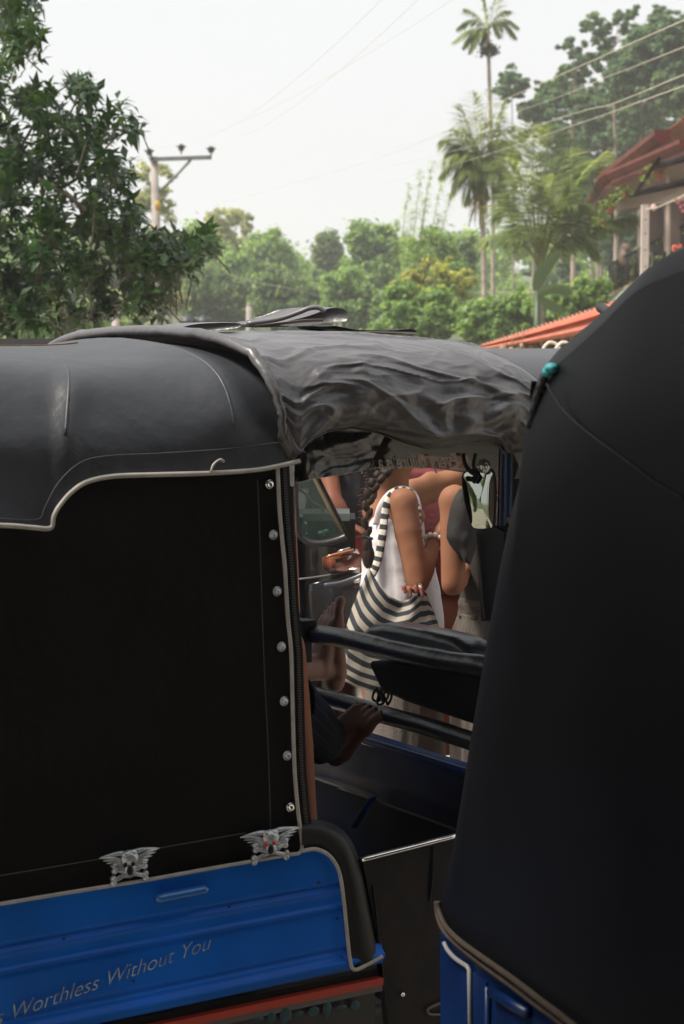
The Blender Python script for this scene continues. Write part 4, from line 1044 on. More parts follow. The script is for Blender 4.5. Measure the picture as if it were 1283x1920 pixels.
def bagfn(front):
    def fn(u_, v):
        tx, ty = ip(top_c, u_); bx, by = ip(bot, u_); lx, ly = ip(left_e, v); rx, ry = ip(right_e, v)
        # Coons patch in photo space
        x = (1 - v) * tx + v * bx + (1 - u_) * lx + u_ * rx - ((1 - u_) * (1 - v) * 692 + u_ * (1 - v) * 806 + (1 - u_) * v * 631 + u_ * v * 828)
        y = (1 - v) * ty + v * by + (1 - u_) * ly + u_ * ry - ((1 - u_) * (1 - v) * 1064 + u_ * (1 - v) * 1128 + (1 - u_) * v * 1250 + u_ * v * 1270)
        d = .055 * (math.sin(math.pi * u_) ** .6) * (.35 + .65 * math.sin(math.pi * min(1, v * .8 + .1)))
        fl = .009 * math.sin(u_ * 15 + v * 3.5) * (1 - v * .55) * math.sin(math.pi * u_) + .010 * noise.noise(V((u_ * 6, v * 3, 2)))
        if front: return at(x, y, 5.70 - d + fl)
        return at(x, y, 5.72 + d * .4)
    return fn
for fr_ in (True, False):
    vs, fs, uv = grid(90, 90, bagfn(fr_))
    # stripes sag between the two gathered corners
    uv2 = []
    for (a, b) in uv: uv2.append((a, b * .9 - .075 * (1 - (2 * a - 1) ** 2) * (1 - b * .5)))
    build('bag_front' if fr_ else 'bag_back', vs, fs, stripe, bag, uvs=uv2)
def flat_strap(px, w, nm, m, Yf, par, rep=1.0):
    c = smooth_path([at(x, y, Yf(i)) for i, (x, y) in enumerate(px)], 8); n = len(c); vs = []; uvs = []; Ls = 0
    for i, p in enumerate(c):
        t = (c[min(i + 1, n - 1)] - c[max(i - 1, 0)]).normalized(); sd_ = t.cross(V((0, -1, 0))).normalized()
        if i: Ls += (p - c[i - 1]).length
        for k, (a, d) in enumerate(((-1, 0), (-.5, -.004), (.5, -.004), (1, 0), (.5, .004), (-.5, .004))):
            vs.append(p + sd_ * (w * a) + V((0, d, 0))); uvs.append((k / 5, Ls * rep))
    fs = [(i * 6 + j, i * 6 + (j + 1) % 6, i * 6 + 6 + (j + 1) % 6, i * 6 + 6 + j) for i in range(n - 1) for j in range(6)]
    return build(nm, vs, fs, m, par, uvs=uvs)
flat_strap([(778, 930), (762, 921), (742, 922), (728, 940), (722, 965), (718, 1000), (712, 1035), (706, 1060), (697, 1078)], .0125, 'bag_strap', stripe_s, lambda i: [5.95, 5.92, 5.87, 5.84, 5.83, 5.80, 5.78, 5.75, 5.72][i], bag, 1.9)
flat_strap([(778, 930), (785, 955), (787, 985), (789, 1010), (791, 1060), (788, 1106)], .006, 'bag_strap', stripe_s, lambda i: [5.95, 5.9, 5.86, 5.84, 5.9, 5.72][i], bag, 2.6)
# left hand gathering the cloth below the elbow -> a knot of fingers
q = MB(); hw = at(770, 1106, 5.66)
for k in range(4): a = at(757 + k * 11, 1100 + (k % 2) * 3, 5.66); q.cap(a, a + V((.004, -.004, -.016 - .006 * (k % 2))), .0065, .0055, 8, 3)
q.cap(at(758, 1103, 5.67), at(790, 1108, 5.68), .009, .009, 10, 3)
kn = remeshed('cloth_knot', q, mat('coral_cloth', (.25, .085, .06), .8), .003, bag, 3)

# ---------- second woman, dark top, crinkled trousers
X2, Y2 = at(926, 1000, 5.78).x, 5.78
R_sh = at(853, 940, 5.62); R_el = at(849, 1096, 5.58)
p2root, J2 = figure('woman in dark grey sleeveless top and crinkled taupe trousers, partly behind the mirror', X2, Y2, R(55), 1.56,
    {'l': [R_el, R_el + V((.05, .21, .03)), V((.4, 1, 0)), V((0, 0, 1)), R_sh]}, skin_tan, None, shoulder_w=.33)
top2 = mat('charcoal_jersey', (.018, .015, .014), .85, bump=.3, bscale=200)
shell('tank_top', [rg(926, 925, 40, .09, 5.78), rg(926, 960, 66, .12, 5.78), rg(926, 1040, 64, .125, 5.78), rg(926, 1100, 62, .12, 5.78), rg(926, 1150, 66, .125, 5.78)], mat('brown_jersey', (.026, .019, .015), .85, bump=.3, bscale=200), p2root, .05, 9)
def vestfn(u_, v):
    x = 858 + 22 * u_ + 6 * math.sin(v * 3) + 22 * u_ * v; y0 = 918 + 10 * (1 - u_); y = y0 + (1035 - y0) * v * (.55 + .45 * u_)
    return at(x + 10 * (1 - v) * u_, y, 5.60 - .03 * math.sin(u_ * math.pi) + .01 * noise.noise(V((u_ * 4, v * 4, 3))))
vs, fs, _ = grid(24, 30, lambda a, b: vestfn(a, b))
q = [at(x, y, 5.54) for x, y in [(862, 919), (852, 935), (843, 960), (838, 985), (838, 1005), (845, 1020), (858, 1036), (868, 1050), (880, 1060), (890, 1000), (890, 925)]]
def vest(u_, v):
    LE = [(864, 917), (853, 934), (845, 956), (840, 985), (839, 1008), (848, 1026), (862, 1040), (872, 1052)]; RE = [(895, 915), (897, 940), (897, 960), (897, 985), (896, 1005), (892, 1025), (886, 1040), (880, 1058)]
    a = ip(LE, v); b = ip(RE, v); x = a[0] + (b[0] - a[0]) * u_; y = a[1] + (b[1] - a[1]) * u_
    return at(x, y, 5.585 - .045 * math.sin(math.pi * (.15 + .7 * u_)) + .006 * noise.noise(V((u_ * 3, v * 6, 3))))
vs, fs, _ = grid(24, 40, vest); o = build('top_sleeve', vs, fs, top2, p2root); s = o.modifiers.new('s', 'SOLIDIFY'); s.thickness = .004
trm = mat('crinkled_cotton', (.095, .077, .065), .95, col2=(.055, .045, .04), vscale=25, bump=.6, bscale=60, stretch=(1, 1, .25))
shell('waistband', [rg(926, 1118, 64, .125, 5.78), rg(926, 1134, 67, .13, 5.78), rg(926, 1152, 68, .132, 5.78)], mat('waist_cloth', (.06, .045, .035), .9, bump=.8, bscale=40, stretch=(.3, .3, 1)), p2root, .05, 2)
shell('trousers', [rg(926, 1146, 66, .13, 5.78), rg(926, 1190, 76, .15, 5.78), rg(926, 1300, 80, .17, 5.78), rg(926, 1500, 80, .17, 5.78), rg(926, 1720, 80, .17, 5.78)], trm, p2root, .22, 11, ff=16)
q = MB(); q.ell(J2['head'] + V((0, 0, .028)) - J2['f'] * .012, (.107, .09, .107), J2['M'], 20, 12); q.build('hair', hair_m, p2root)

# ---------- third person: maroon shirt between them
X3, Y3 = at(842, 1000, 7.0).x, 7.0
p3root, J3 = figure('person in maroon shirt standing between the woman in white and the dark-topped woman', X3, Y3, R(85), 1.68, {}, skin_br, None)
mr_m = mat('maroon_cotton', (.13, .018, .022), .9, bump=.4, bscale=50)
shell('shirt', [rg(842, 862, 40, .09, 7.0), rg(842, 885, 92, .14, 7.0), rg(842, 960, 96, .15, 7.0), rg(842, 1040, 96, .15, 7.0), rg(842, 1108, 92, .15, 7.0)], mr_m, p3root, .06, 4)
shell('wrap_skirt', [rg(842, 1098, 88, .14, 7.0), rg(842, 1200, 90, .15, 7.0), rg(842, 1400, 92, .15, 7.0)], mat('rust_wrap', (.40, .12, .05), .8, var=.1, vscale=14), p3root, .015, 6)
q = MB(); q.ell(J3['head'] + V((0, 0, .028)) - J3['f'] * .012, (.107, .09, .107), J3['M'], 20, 12); q.build('hair', hair_m, p3root)

# ---------- fourth person: black clothes, arm, beyond the black vehicle
X4, Y4 = at(648, 940, 8.4).x, 8.4
e4 = at(622, 945, 8.2); s4 = at(607, 880, 8.25); w4 = at(640, 955, 8.1)
p4root, J4 = figure('person in black shirt with a backpack strap standing beyond the black vehicle', X4, Y4, R(80), 1.66, {'l': [at(626, 938, 8.15), at(655, 985, 8.1), V((1, 0, -.4)), V((0, 0, 1)), at(612, 868, 8.3)]}, skin('ruddy_skin', (.17, .06, .036)), None)
blk = mat('black_cotton', (.014, .012, .018), .9, bump=.3, bscale=40)
shell('shirt', [rg(656, 850, 40, .1, 8.4), rg(658, 872, 70, .13, 8.4), rg(658, 940, 70, .15, 8.4), rg(658, 995, 70, .15, 8.4)], blk, p4root, .06, 14)
shell('trousers', [rg(658, 988, 68, .14, 8.4), rg(658, 1050, 72, .15, 8.4), rg(658, 1250, 72, .15, 8.4)], mat('red_cloth', (.38, .03, .03), .85, bump=.3, bscale=40), p4root, .06, 15)
MB().tube([at(632, 895, 8.22), at(630, 940, 8.2), at(636, 985, 8.22)], .012, 8, flat=.4).build('backpack_strap', black_m, p4root)
MB().tube([at(632, 948, 8.19), at(634, 985, 8.19)], .007, 8, flat=.4).build('strap_end', mat('grey_webbing', (.3, .28, .28), .7), p4root)
q = MB(); q.ell(J4['head'] + V((0, 0, .028)) - J4['f'] * .012, (.107, .09, .107), J4['M'], 20, 12); q.build('hair', hair_m, p4root)
# fifth: grey shirted person left of the fourth
X5, Y5 = at(598, 940, 9.4).x, 9.4
p5root, J5 = figure('person in crumpled grey shirt behind the sloping pillar of the black vehicle', X5, Y5, R(60), 1.64, {}, skin_br, None)
shell('shirt', [rg(600, 860, 40, .1, 9.4), rg(600, 885, 68, .14, 9.4), rg(602, 960, 66, .15, 9.4), rg(602, 1010, 66, .15, 9.4)], mat('grey_shirt', (.11, .10, .11), .9, bump=.5, bscale=25, col2=(.05, .045, .05), vscale=18), p5root, .10, 24)
shell('trousers', [rg(602, 1000, 64, .14, 9.4), rg(602, 1060, 66, .15, 9.4), rg(602, 1200, 66, .15, 9.4)], blk, p5root, .06, 25)
q = MB(); q.ell(J5['head'] + V((0, 0, .028)) - J5['f'] * .012, (.107, .09, .107), J5['M'], 20, 12); q.build('hair', hair_m, p5root)

# ================================================================== barefoot passenger: bench behind the curtain, feet up on the rails
def foot_into(q, ankle, fw, dors, big, L=.235, spread=1.0, curl=.12):
    """fw heel-to-toe, dors = instep normal, big = +1: big toe on the left of fw seen from above"""
    f, l, u = basis(fw, dors); l = l * big; a = V(ankle)
    heel = a - f * .045 - u * .055
    q.cap(a + u * .01, heel + f * .035 + u * .012, .034, .032, 14, 4)
    q.ell(heel, (.034, .030, .030), Matrix((f, l, u)).transposed(), 14, 10)
    mid = a + f * .055 - u * .038; ball = heel + f * (L * .70) + u * .0
    for k in (-1, -.4, .3, 1):
        q.cap(heel + f * .02 + l * (.012 * k) - u * .002, ball + l * (.030 * k + .003) - f * (.016 * max(0, -k)) + u * (.004 * k), .027, .0175 - .002 * (k < 0), 12, 3)
    for k in (-.8, 0, .8): q.cap(a + l * (.014 * k) - u * .004, ball + l * (.024 * k) + u * .006, .027, .014, 12, 3)
    nails = []
    for i, (k, Lt, r) in enumerate(((1.05, .052, .0145), (.42, .046, .0105), (-.10, .040, .0098), (-.58, .034, .0092), (-1.02, .027, .0088))):
        b = ball + l * (.031 * k * spread + .004) + f * (.004 - .012 * i * .5) - u * .002
        m1 = b + (f * 1 + l * .10 * k * spread + u * .12).normalized() * Lt * .5; e = m1 + (f - u * (.25 + curl) + l * .05 * k).normalized() * Lt * .5
        q.cap(b - f * .02, m1, r * 1.0, r * .92, 10, 3); q.cap(m1, e, r * .9, r * 1.02, 10, 3); nails.append((e + u * (r * .86) + f * .002, r))
    return f, l, u, nails
prt = thing('person', 'barefoot passenger in dark pinstriped trousers with both feet up on the padded rails', 'person', Aw(-.45, .5, .0))
f1a = acr(585, 1262, .50); fp_heel = acr(603, 1285, SR + .075)
q = MB()
pel = Aw(-.52, .45, .66); chs = Aw(-.66, .42, .98); shc = Aw(-.68, .42, 1.16); hdc = Aw(-.66, .42, 1.38)
Mp = Matrix((AL, AW, V((0, 0, 1)))).transposed()
q.ell(pel, (.14, .17, .12), Mp); q.cap(pel, chs, .13, .14, 16, 4); q.ell(shc, (.09, .19, .08), Mp); q.cap(shc, hdc, .055, .05, 12, 3); head_into(q, hdc, AL, V((0, 0, 1)))
# foot one: stands up behind the upper rail, heel low
a1 = acr(596, 1252, SR + .085)
k1 = Aw(.10, .62, 1.02); 
f1, l1, u1, n1 = foot_into(q, a1, V((-.075, -.02, 1)), -AL * 1.0 - AW * .15, -1, .235)
h1 = pel + AW * .09; kn1 = Aw(-.02, .66, .92); q.cap(h1, kn1, .085, .055, 14, 4); q.cap(kn1, a1 - V((0, 0, .0)), .052, .034, 14, 4)
# foot two: rests on the lower rail, toes curling over it
a2 = acr(612, 1394, SR - .10)
f2, l2, u2, n2 = foot_into(q, a2, acr(684, 1292, SR - .055) - acr(622, 1390, SR - .075), -AL * .75 - AW * .3 + V((0, 0, .35)), -1, .205, spread=1.15, curl=.5)
h2 = pel - AW * .09; kn2 = apl(528, 1320, .36); q.cap(h2, kn2, .085, .055, 14, 4); q.cap(kn2, a2, .052, .036, 14, 4)
# near arm hangs beside the doorway
sr_ = shc - AW * .19; el_ = Aw(-.10, .16, .82); wr_ = Aw(.02, .2, .6)
q.cap(sr_, el_, .048, .04, 14, 4); q.cap(el_, wr_, .04, .026, 14, 4); hand_into(q, wr_, AL * .3 - V((0, 0, 1)), AW, 1)
q.cap(shc + AW * .19, Aw(-.35, .75, .85), .048, .04, 14, 4); q.cap(Aw(-.35, .75, .85), Aw(-.12, .6, .78), .04, .026, 14, 4); hand_into(q, Aw(-.12, .6, .78), AL, V((0, 0, 1)), -1)
remeshed('body', q, skin_dk, .0042, prt, 5)
face_parts(prt, hdc, AL, V((0, 0, 1)))
q = MB(); q.ell(hdc + V((0, 0, .028)) - AL * .012, (.106, .088, .106), Mp, 20, 12); q.build('hair', hair_m, prt)
for nl, (f_, l_, u_) in ((n1, (f1, l1, u1)), (n2, (f2, l2, u2))):
    for (c, r) in nl:
        MB().ell(c - u_ * .0015, (r * .62, r * .60, .0022), Matrix((f_, l_, u_)).transposed(), 10, 6).build('toenail', nail_m, prt)
# trousers: pinstriped legs, wide cuffs
pin = stripes_mat('pinstripe', (.010, .014, .026), (.035, .05, .085), 20.0, 'U', .88)
def leg_shell(name, A, B, r0, r1, seed):
    d = (B - A).normalized(); x, y, z = basis(d, (0, 0, 1)); 
    shell(name, [(A, y * r0, z * r0), (A.lerp(B, .5), y * (r0 + r1) / 2 * 1.02, z * (r0 + r1) / 2), (B, y * r1, z * r1)], pin, prt, .10, seed, ff=5, nu=72, nv=30)
leg_shell('trouser_leg', h2, kn2 + (kn2 - h2) * .03, .11, .08, 1); leg_shell('trouser_leg', kn2, kn2.lerp(a2, .88), .082, .062, 2)
leg_shell('trouser_leg', h1, kn1, .12, .09, 3)
shell('trouser_seat', [(pel - V((0, 0, .12)), AL * .16, AW * .2), (pel + V((0, 0, .12)), AL * .15, AW * .19)], pin, prt, .04, 4)
shell('shirt', [(pel + V((0, 0, .05)), AL * .155, AW * .19), (chs, AL * .155, AW * .2), (shc + V((0, 0, .02)), AL * .10, AW * .2), (shc + V((0, 0, .09)), AL * .06, AW * .07)], mat('faded_shirt', (.05, .07, .12), .9), prt, .05, 5)
# second passenger on the near side: only the bare upper arm shows at the zip edge
p6 = thing('person', 'passenger whose bare brown arm shows at the zip edge of the curtain', 'person', Aw(-.15, .2, 0))
q = MB(); pl6 = Aw(-.42, .22, .64); sc6 = Aw(-.36, .24, 1.14); hd6 = Aw(-.34, .24, 1.36)
q.ell(pl6, (.14, .15, .12), Mp); q.cap(pl6, Aw(-.4, .22, .95), .12, .13, 16, 4); q.ell(sc6, (.08, .17, .07), Mp); q.cap(sc6, hd6, .05, .05, 12, 3); head_into(q, hd6, AL, V((0, 0, 1)), .95)
top6 = acr(560, 1238, .075); bot6 = acr(583, 1545, .10)
qa, qb, qc, qd = apl(535, 1215, .16), apl(545, 1290, .15), apl(557, 1400, .15), apl(573, 1545, .15)
q.cap(qa, qb, .046, .042, 14, 4); q.cap(qb, qc, .042, .038, 14, 4); q.cap(qc, qd, .038, .028, 14, 4)
q.cap(sc6, qa, .05, .046, 14, 4)
hand_into(q, qd, V((.1, 0, -1)), -AW, 1); 
for s in (-.07, .09):
    q.cap(pl6 + AW * s, Aw(-.02, .22 + s, .62), .08, .055, 14, 4); q.cap(Aw(-.02, .22 + s, .62), Aw(.02, .22 + s, .42), .052, .035, 14, 4); q.cap(Aw(.0, .22 + s, .395), Aw(.16, .22 + s, .385), .032, .022, 10, 3)
remeshed('body', q, skin_br, .008, p6, 6)
face_parts(p6, hd6, AL, V((0, 0, 1)), .95)
shell('shirt', [(Aw(-.42, .22, .62), AL * .15, AW * .165), (Aw(-.4, .22, .95), AL * .145, AW * .16), (sc6 + V((0, 0, .03)), AL * .09, AW * .15), (sc6 + V((0, 0, .08)), AL * .06, AW * .06)], blk, p6, .05, 7)
q = MB(); q.ell(hd6 + V((0, 0, .028)) - AL * .012, (.102, .085, .102), Mp, 20, 12); q.build('hair', hair_m, p6)
# ================================================================== foliage tools
def leaf_mat(name, c, trans=.35, island=.4, rough=.45, c2=None, vs=.5):
    return mat(name, c, rough, trans=trans, island=island, col2=c2, vscale=vs, spec=.4)
LM = {  # far leaf tones lightened in colour to carry haze and sunlight
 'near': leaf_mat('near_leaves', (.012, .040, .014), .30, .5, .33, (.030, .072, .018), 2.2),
 'dark': leaf_mat('deep_green_leaves', (0.103, 0.172, 0.085), .55, .4, .55, (0.159, 0.235, 0.110), .5),
 'mid': leaf_mat('mid_green_leaves', (0.158, 0.269, 0.099), .55, .4, .55, (0.215, 0.328, 0.131), .4),
 'yell': leaf_mat('yellow_green_leaves', (0.230, 0.287, 0.069), .6, .4, .5, (0.322, 0.345, 0.127), .6),
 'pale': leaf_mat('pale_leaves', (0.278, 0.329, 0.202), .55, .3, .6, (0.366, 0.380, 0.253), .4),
 'euc': leaf_mat('blue_green_leaves', (0.076, 0.145, 0.101), .5, .4, .5, (0.133, 0.209, 0.127), .35),
 'palm': leaf_mat('palm_leaves', (.10, .16, .05), .5, .4, .4, (.18, .225, .07), .8),
 'coco': leaf_mat('coconut_leaves', (.13, .20, .085), .6, .5, .35, (.24, .30, .15), .9),
 'ban': leaf_mat('banana_leaf', (.07, .115, .06), .45, .2, .35),
}
bark_pale = mat('pale_bark', (.38, .30, .24), .85, col2=(.24, .18, .14), vscale=1.4, bump=.4, bscale=12, stretch=(1, 1, .3))
bark_dk = mat('dark_bark', (.07, .055, .042), .9, col2=(.12, .095, .07), vscale=6, bump=.6, bscale=18)
palm_bark = mat('palm_bark', (.42, .36, .29), .85, col2=(.27, .22, .18), vscale=3, stretch=(1, 1, 4), bump=.3, bscale=10)

def np_mesh(name, V_, Fq, m, parent=None, smooth=False):
    """quads from numpy arrays; V_ (n,3), Fq (k,4)"""
    og = org(parent) if parent is not None else V((0, 0, 0)); V_ = V_ - np.array(og)[None]
    me = bpy.data.meshes.new(name); nf = len(Fq); k = Fq.shape[1]
    me.vertices.add(len(V_)); me.vertices.foreach_set('co', V_.astype(np.float32).ravel())
    me.loops.add(nf * k); me.loops.foreach_set('vertex_index', Fq.astype(np.int32).ravel())
    me.polygons.add(nf); me.polygons.foreach_set('loop_start', np.arange(0, nf * k, k, dtype=np.int32))
    if smooth: me.polygons.foreach_set('use_smooth', np.ones(nf, dtype=bool))
    me.update(calc_edges=True); me.validate()
    return mesh_obj(name, me, m, parent)
def unit(a): return a / (np.linalg.norm(a, axis=-1, keepdims=True) + 1e-9)
RNG = np.random.default_rng(11)
def leaves(P, D, N, L, Wd, fold=.25):
    """P base points, D directions, N up-ish normals, L lengths, Wd widths -> two folded quads per leaf"""
    n = len(P); D = unit(D); S = unit(np.cross(D, N)); N = np.cross(S, D)
    L = np.broadcast_to(np.asarray(L, float).reshape(-1, 1), (n, 1)); Wd = np.broadcast_to(np.asarray(Wd, float).reshape(-1, 1), (n, 1))
    b = P; t = P + D * L - N * L * .18; m_ = P + D * L * .5 + N * 0
    l1 = P + D * L * .42 + S * Wd + N * Wd * fold; r1 = P + D * L * .42 - S * Wd + N * Wd * fold
    Vv = np.stack([b, l1, t, m_, r1], 1).reshape(-1, 3); i = np.arange(n)[:, None] * 5
    Fq = np.concatenate([i + np.array([[0, 3, 2, 1]]), i + np.array([[0, 4, 2, 3]])], 0)
    return Vv, Fq
def quads(P, N, A, sx, sy):
    n = len(P); N = unit(N); X = unit(np.cross(N, A)); Y = np.cross(N, X)
    sx = np.broadcast_to(np.asarray(sx, float).reshape(-1, 1), (n, 1)); sy = np.broadcast_to(np.asarray(sy, float).reshape(-1, 1), (n, 1))
    Vv = np.stack([P - Y * sy, P + X * sx, P + Y * sy, P - X * sx], 1).reshape(-1, 3)
    return Vv, np.arange(n * 4).reshape(-1, 4)
def clumps_to_leaves(cl, n_per, size, rng=RNG, shell_=.55):
    """cl: array (k,6) centre + radii; leaf diamonds near the outside of each clump"""
    cl = np.asarray(cl, float); k = len(cl); idx = np.repeat(np.arange(k), n_per); n = len(idx)
    d = unit(rng.normal(size=(n, 3))); r = np.abs(rng.normal(.75, .40, size=(n, 1)))
    P = cl[idx, :3] + d * r * cl[idx, 3:6]
    Nn = unit(d + rng.normal(size=(n, 3)) * .7 + np.array([0, 0, .5])); A = rng.normal(size=(n, 3)); s = size * (.6 + .8 * rng.random(n))
    return quads(P, Nn, A, s * .55, s)

def crown_clumps(cx, cz, Y, rx, rz, n, rc, rng=RNG, ry=None, keep=1.0, top=0):
    """n clumps spread through an ellipsoid crown, in metres"""
    ry = ry or rx * .8; out = []
    while len(out) < n:
        p = rng.uniform(-1, 1, 3)
        q = np.linalg.norm(p)
        if q > 1 or q < .25: continue
        if top and p[2] < -.2 and rng.random() < top: continue
        r = rc * rng.uniform(.4, 1.5); out.append([cx + p[0] * rx, Y + p[1] * ry, cz + p[2] * rz, r, r, r * rng.uniform(.6, .85)])
    return out
def px_ell(x0, x1, y0, y1, Y):
    a = at(x0, (y0 + y1) / 2, Y); b = at(x1, (y0 + y1) / 2, Y); t = at((x0 + x1) / 2, y0, Y); c = at((x0 + x1) / 2, y1, Y)
    return (a.x + b.x) / 2, (t.z + c.z) / 2, (b.x - a.x) / 2, (t.z - c.z) / 2
GZ = lambda Y: max(0, Y - 45) * .045
def tree(name, label, cat, boxes, Y, m, nleaf, leaf, rc, trunk=None, tr=.12, bark=bark_dk, group=None, nc=26, branches=5, airy=0, tops=0):
    """boxes: photo rectangles (x0,x1,y0,y1[,n]) that the crown fills at depth Y"""
    cl = []
    for bx in boxes:
        cx, cz, rx, rz = px_ell(*bx[:4], Y); cl += crown_clumps(cx, cz, Y, rx, rz, int((bx[4] if len(bx) > 4 else nc) * 2.4), rc * .58 * mpp(Y), ry=max(rx * .9, rz * .4), top=tops)
    cl = np.array(cl)
    if trunk is None: x = (boxes[0][0] + boxes[0][1]) / 2; trunk = [(x, boxes[0][3] + 40), (x, (boxes[0][2] + boxes[0][3]) / 2)]
    tp = [at(x, y, Y) for x, y in trunk]; base = V((tp[0].x, Y, GZ(Y) - .3)); 
    root = thing(name, label, cat, base, group)
    pts = smooth_path([base] + [p for p in tp if p.z > base.z + .3], 5); n = len(pts)
    q = MB(); q.tube(pts, [tr * (1 - .72 * i / (n - 1)) for i in range(n)], 8)
    for k in range(branches):
        i = int(n * (.45 + .5 * k / max(1, branches))); i = min(i, n - 1); c = cl[RNG.integers(len(cl))]; e = V(c[:3]); s = pts[i]
        if e.z < s.z - .3: e.z = s.z + .3
        q.tube([s, s.lerp(e, .5) + V((0, 0, .12 * (e - s).length)), e], [tr * .35, tr * .22, tr * .08], 6)
    q.build('trunk', bark, root)
    V_, F_ = clumps_to_leaves(cl, int(nleaf * .5), leaf * .9)
    np_mesh('crown', V_, F_, m, root); return root

# ================================================================== the wooded slope
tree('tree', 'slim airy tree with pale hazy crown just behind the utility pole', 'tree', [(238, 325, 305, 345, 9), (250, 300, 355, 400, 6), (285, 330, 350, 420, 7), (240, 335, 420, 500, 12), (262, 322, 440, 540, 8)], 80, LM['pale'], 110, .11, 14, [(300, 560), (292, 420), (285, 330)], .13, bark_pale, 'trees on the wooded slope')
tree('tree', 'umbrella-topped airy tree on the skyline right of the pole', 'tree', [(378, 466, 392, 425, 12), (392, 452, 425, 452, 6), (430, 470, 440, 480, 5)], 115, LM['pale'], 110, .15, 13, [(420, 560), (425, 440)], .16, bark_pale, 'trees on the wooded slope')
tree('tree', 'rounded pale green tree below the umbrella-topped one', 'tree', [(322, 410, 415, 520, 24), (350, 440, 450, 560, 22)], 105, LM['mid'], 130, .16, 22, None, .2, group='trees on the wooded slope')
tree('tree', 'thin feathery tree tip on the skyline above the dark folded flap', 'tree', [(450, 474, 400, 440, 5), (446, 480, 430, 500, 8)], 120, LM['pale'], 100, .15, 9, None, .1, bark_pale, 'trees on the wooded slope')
tree('tree', 'broad grey-green tree with ragged top, centre of the slope', 'tree', [(462, 540, 432, 520, 30), (440, 560, 470, 590, 40), (505, 575, 480, 560, 18)], 110, LM['mid'], 130, .17, 24, None, .25, group='trees on the wooded slope')
tree('tree', 'narrow upright tree standing alone in the skyline gap', 'tree', [(592, 636, 430, 500, 22), (586, 640, 480, 560, 18)], 115, LM['dark'], 130, .16, 15, None, .18, group='trees on the wooded slope')
tree('tree', 'large bright bamboo-like tree right of the skyline gap', 'tree', [(650, 715, 414, 480, 20), (690, 752, 425, 500, 20), (642, 760, 470, 590, 44)], 100, LM['mid'], 140, .16, 22, None, .22, group='trees on the wooded slope')
tree('tree', 'dark domed tree low behind the folded flap', 'tree', [(470, 560, 500, 620, 30), (520, 630, 525, 640, 34)], 85, LM['dark'], 150, .13, 24, None, .22, group='trees on the wooded slope')
tree('tree', 'dark green tree behind the water tanks', 'tree', [(330, 440, 500, 600, 30), (400, 480, 520, 640, 24)], 90, LM['dark'], 140, .14, 24, None, .22, group='trees on the wooded slope')
tree('tree', 'olive green tree under the umbrella-topped one', 'tree', [(390, 470, 470, 560, 22), (370, 440, 540, 620, 18)], 98, LM['mid'], 140, .15, 22, None, .2, group='trees on the wooded slope')
tree('tree', 'mid green tree behind the far small pole', 'tree', [(600, 690, 500, 600, 26), (650, 740, 540, 640, 26)], 80, LM['mid'], 140, .13, 22, None, .2, group='trees on the wooded slope')
tree('tree', 'tall soft green tree left of the palms', 'tree', [(770, 850, 430, 520, 22), (800, 880, 470, 570, 26), (745, 830, 490, 590, 22)], 75, LM['mid'], 150, .12, 20, None, .18, group='trees on the wooded slope')
tree('tree', 'dark tree crown tucked behind the orange-stemmed palm', 'tree', [(805, 860, 450, 505, 14), (850, 905, 440, 520, 14)], 85, LM['dark'], 140, .12, 16, None, .18, group='trees on the wooded slope')
tree('shrub', 'sunlit yellow-green shrub at the left foot of the palms', 'shrub', [(720, 800, 530, 610, 24), (750, 880, 545, 640, 36), (690, 770, 590, 650, 16)], 48, LM['mid'], 130, .085, 19, None, .05, group='shrubs in front of the slope')
tree('shrub', 'pale yellow flowering shrub between the far pole and the palms', 'shrub', [(770, 890, 470, 600, 24), (730, 800, 510, 560, 10)], 54, LM['yell'], 120, .085, 13, None, .05, group='shrubs in front of the slope')
tree('shrub', 'soft green shrub directly under the two palms', 'shrub', [(860, 960, 560, 660, 40), (930, 1020, 540, 640, 34)], 46, LM['mid'], 140, .08, 19, None, .05, group='shrubs in front of the slope')
tree('shrub', 'bushy green shrub above the red awning', 'shrub', [(1000, 1090, 540, 620, 30), (1060, 1160, 520, 610, 26)], 44, LM['mid'], 130, .08, 18, None, .05, group='shrubs in front of the slope')
tree('shrub', 'low green shrub under the big tree at left', 'shrub', [(120, 240, 560, 680, 36), (-30, 140, 540, 680, 40)], 50, LM['mid'], 120, .09, 22, None, .05, group='shrubs in front of the slope')
tree('shrub', 'pale shrub round the small house behind the water tanks', 'shrub', [(230, 300, 570, 640, 16), (300, 350, 540, 580, 14), (180, 240, 540, 620, 16)], 75, LM['pale'], 120, .12, 16, None, .06, group='shrubs in front of the slope')
tree('tree', 'hazy tree low between the big left tree and the pole', 'tree', [(150, 260, 420, 560, 30), (200, 330, 470, 580, 30), (20, 160, 430, 600, 40)], 95, LM['dark'], 130, .15, 24, None, .2, group='trees on the wooded slope')
# far wood that closes the view behind them
cl = []
for k in range(1300):
    px = RNG.uniform(-200, 1500); Y = RNG.uniform(118, 150)
    sk = np.interp(px, [-200, 0, 200, 340, 450, 560, 600, 660, 760, 900, 1050, 1500], [400, 400, 440, 445, 450, 470, 500, 455, 440, 430, 400, 330])
    y = RNG.uniform(sk + 12, 690); c = at(px, y, Y); r = RNG.uniform(.5, 1.1); cl.append([c.x, c.y, c.z, r, r, r * .75])
V_, F_ = clumps_to_leaves(cl, 150, .22); tag(np_mesh('far_wood', V_, F_, LM['mid']), 'far wooded hillside closing the view behind the trees', 'wood', kind='stuff')

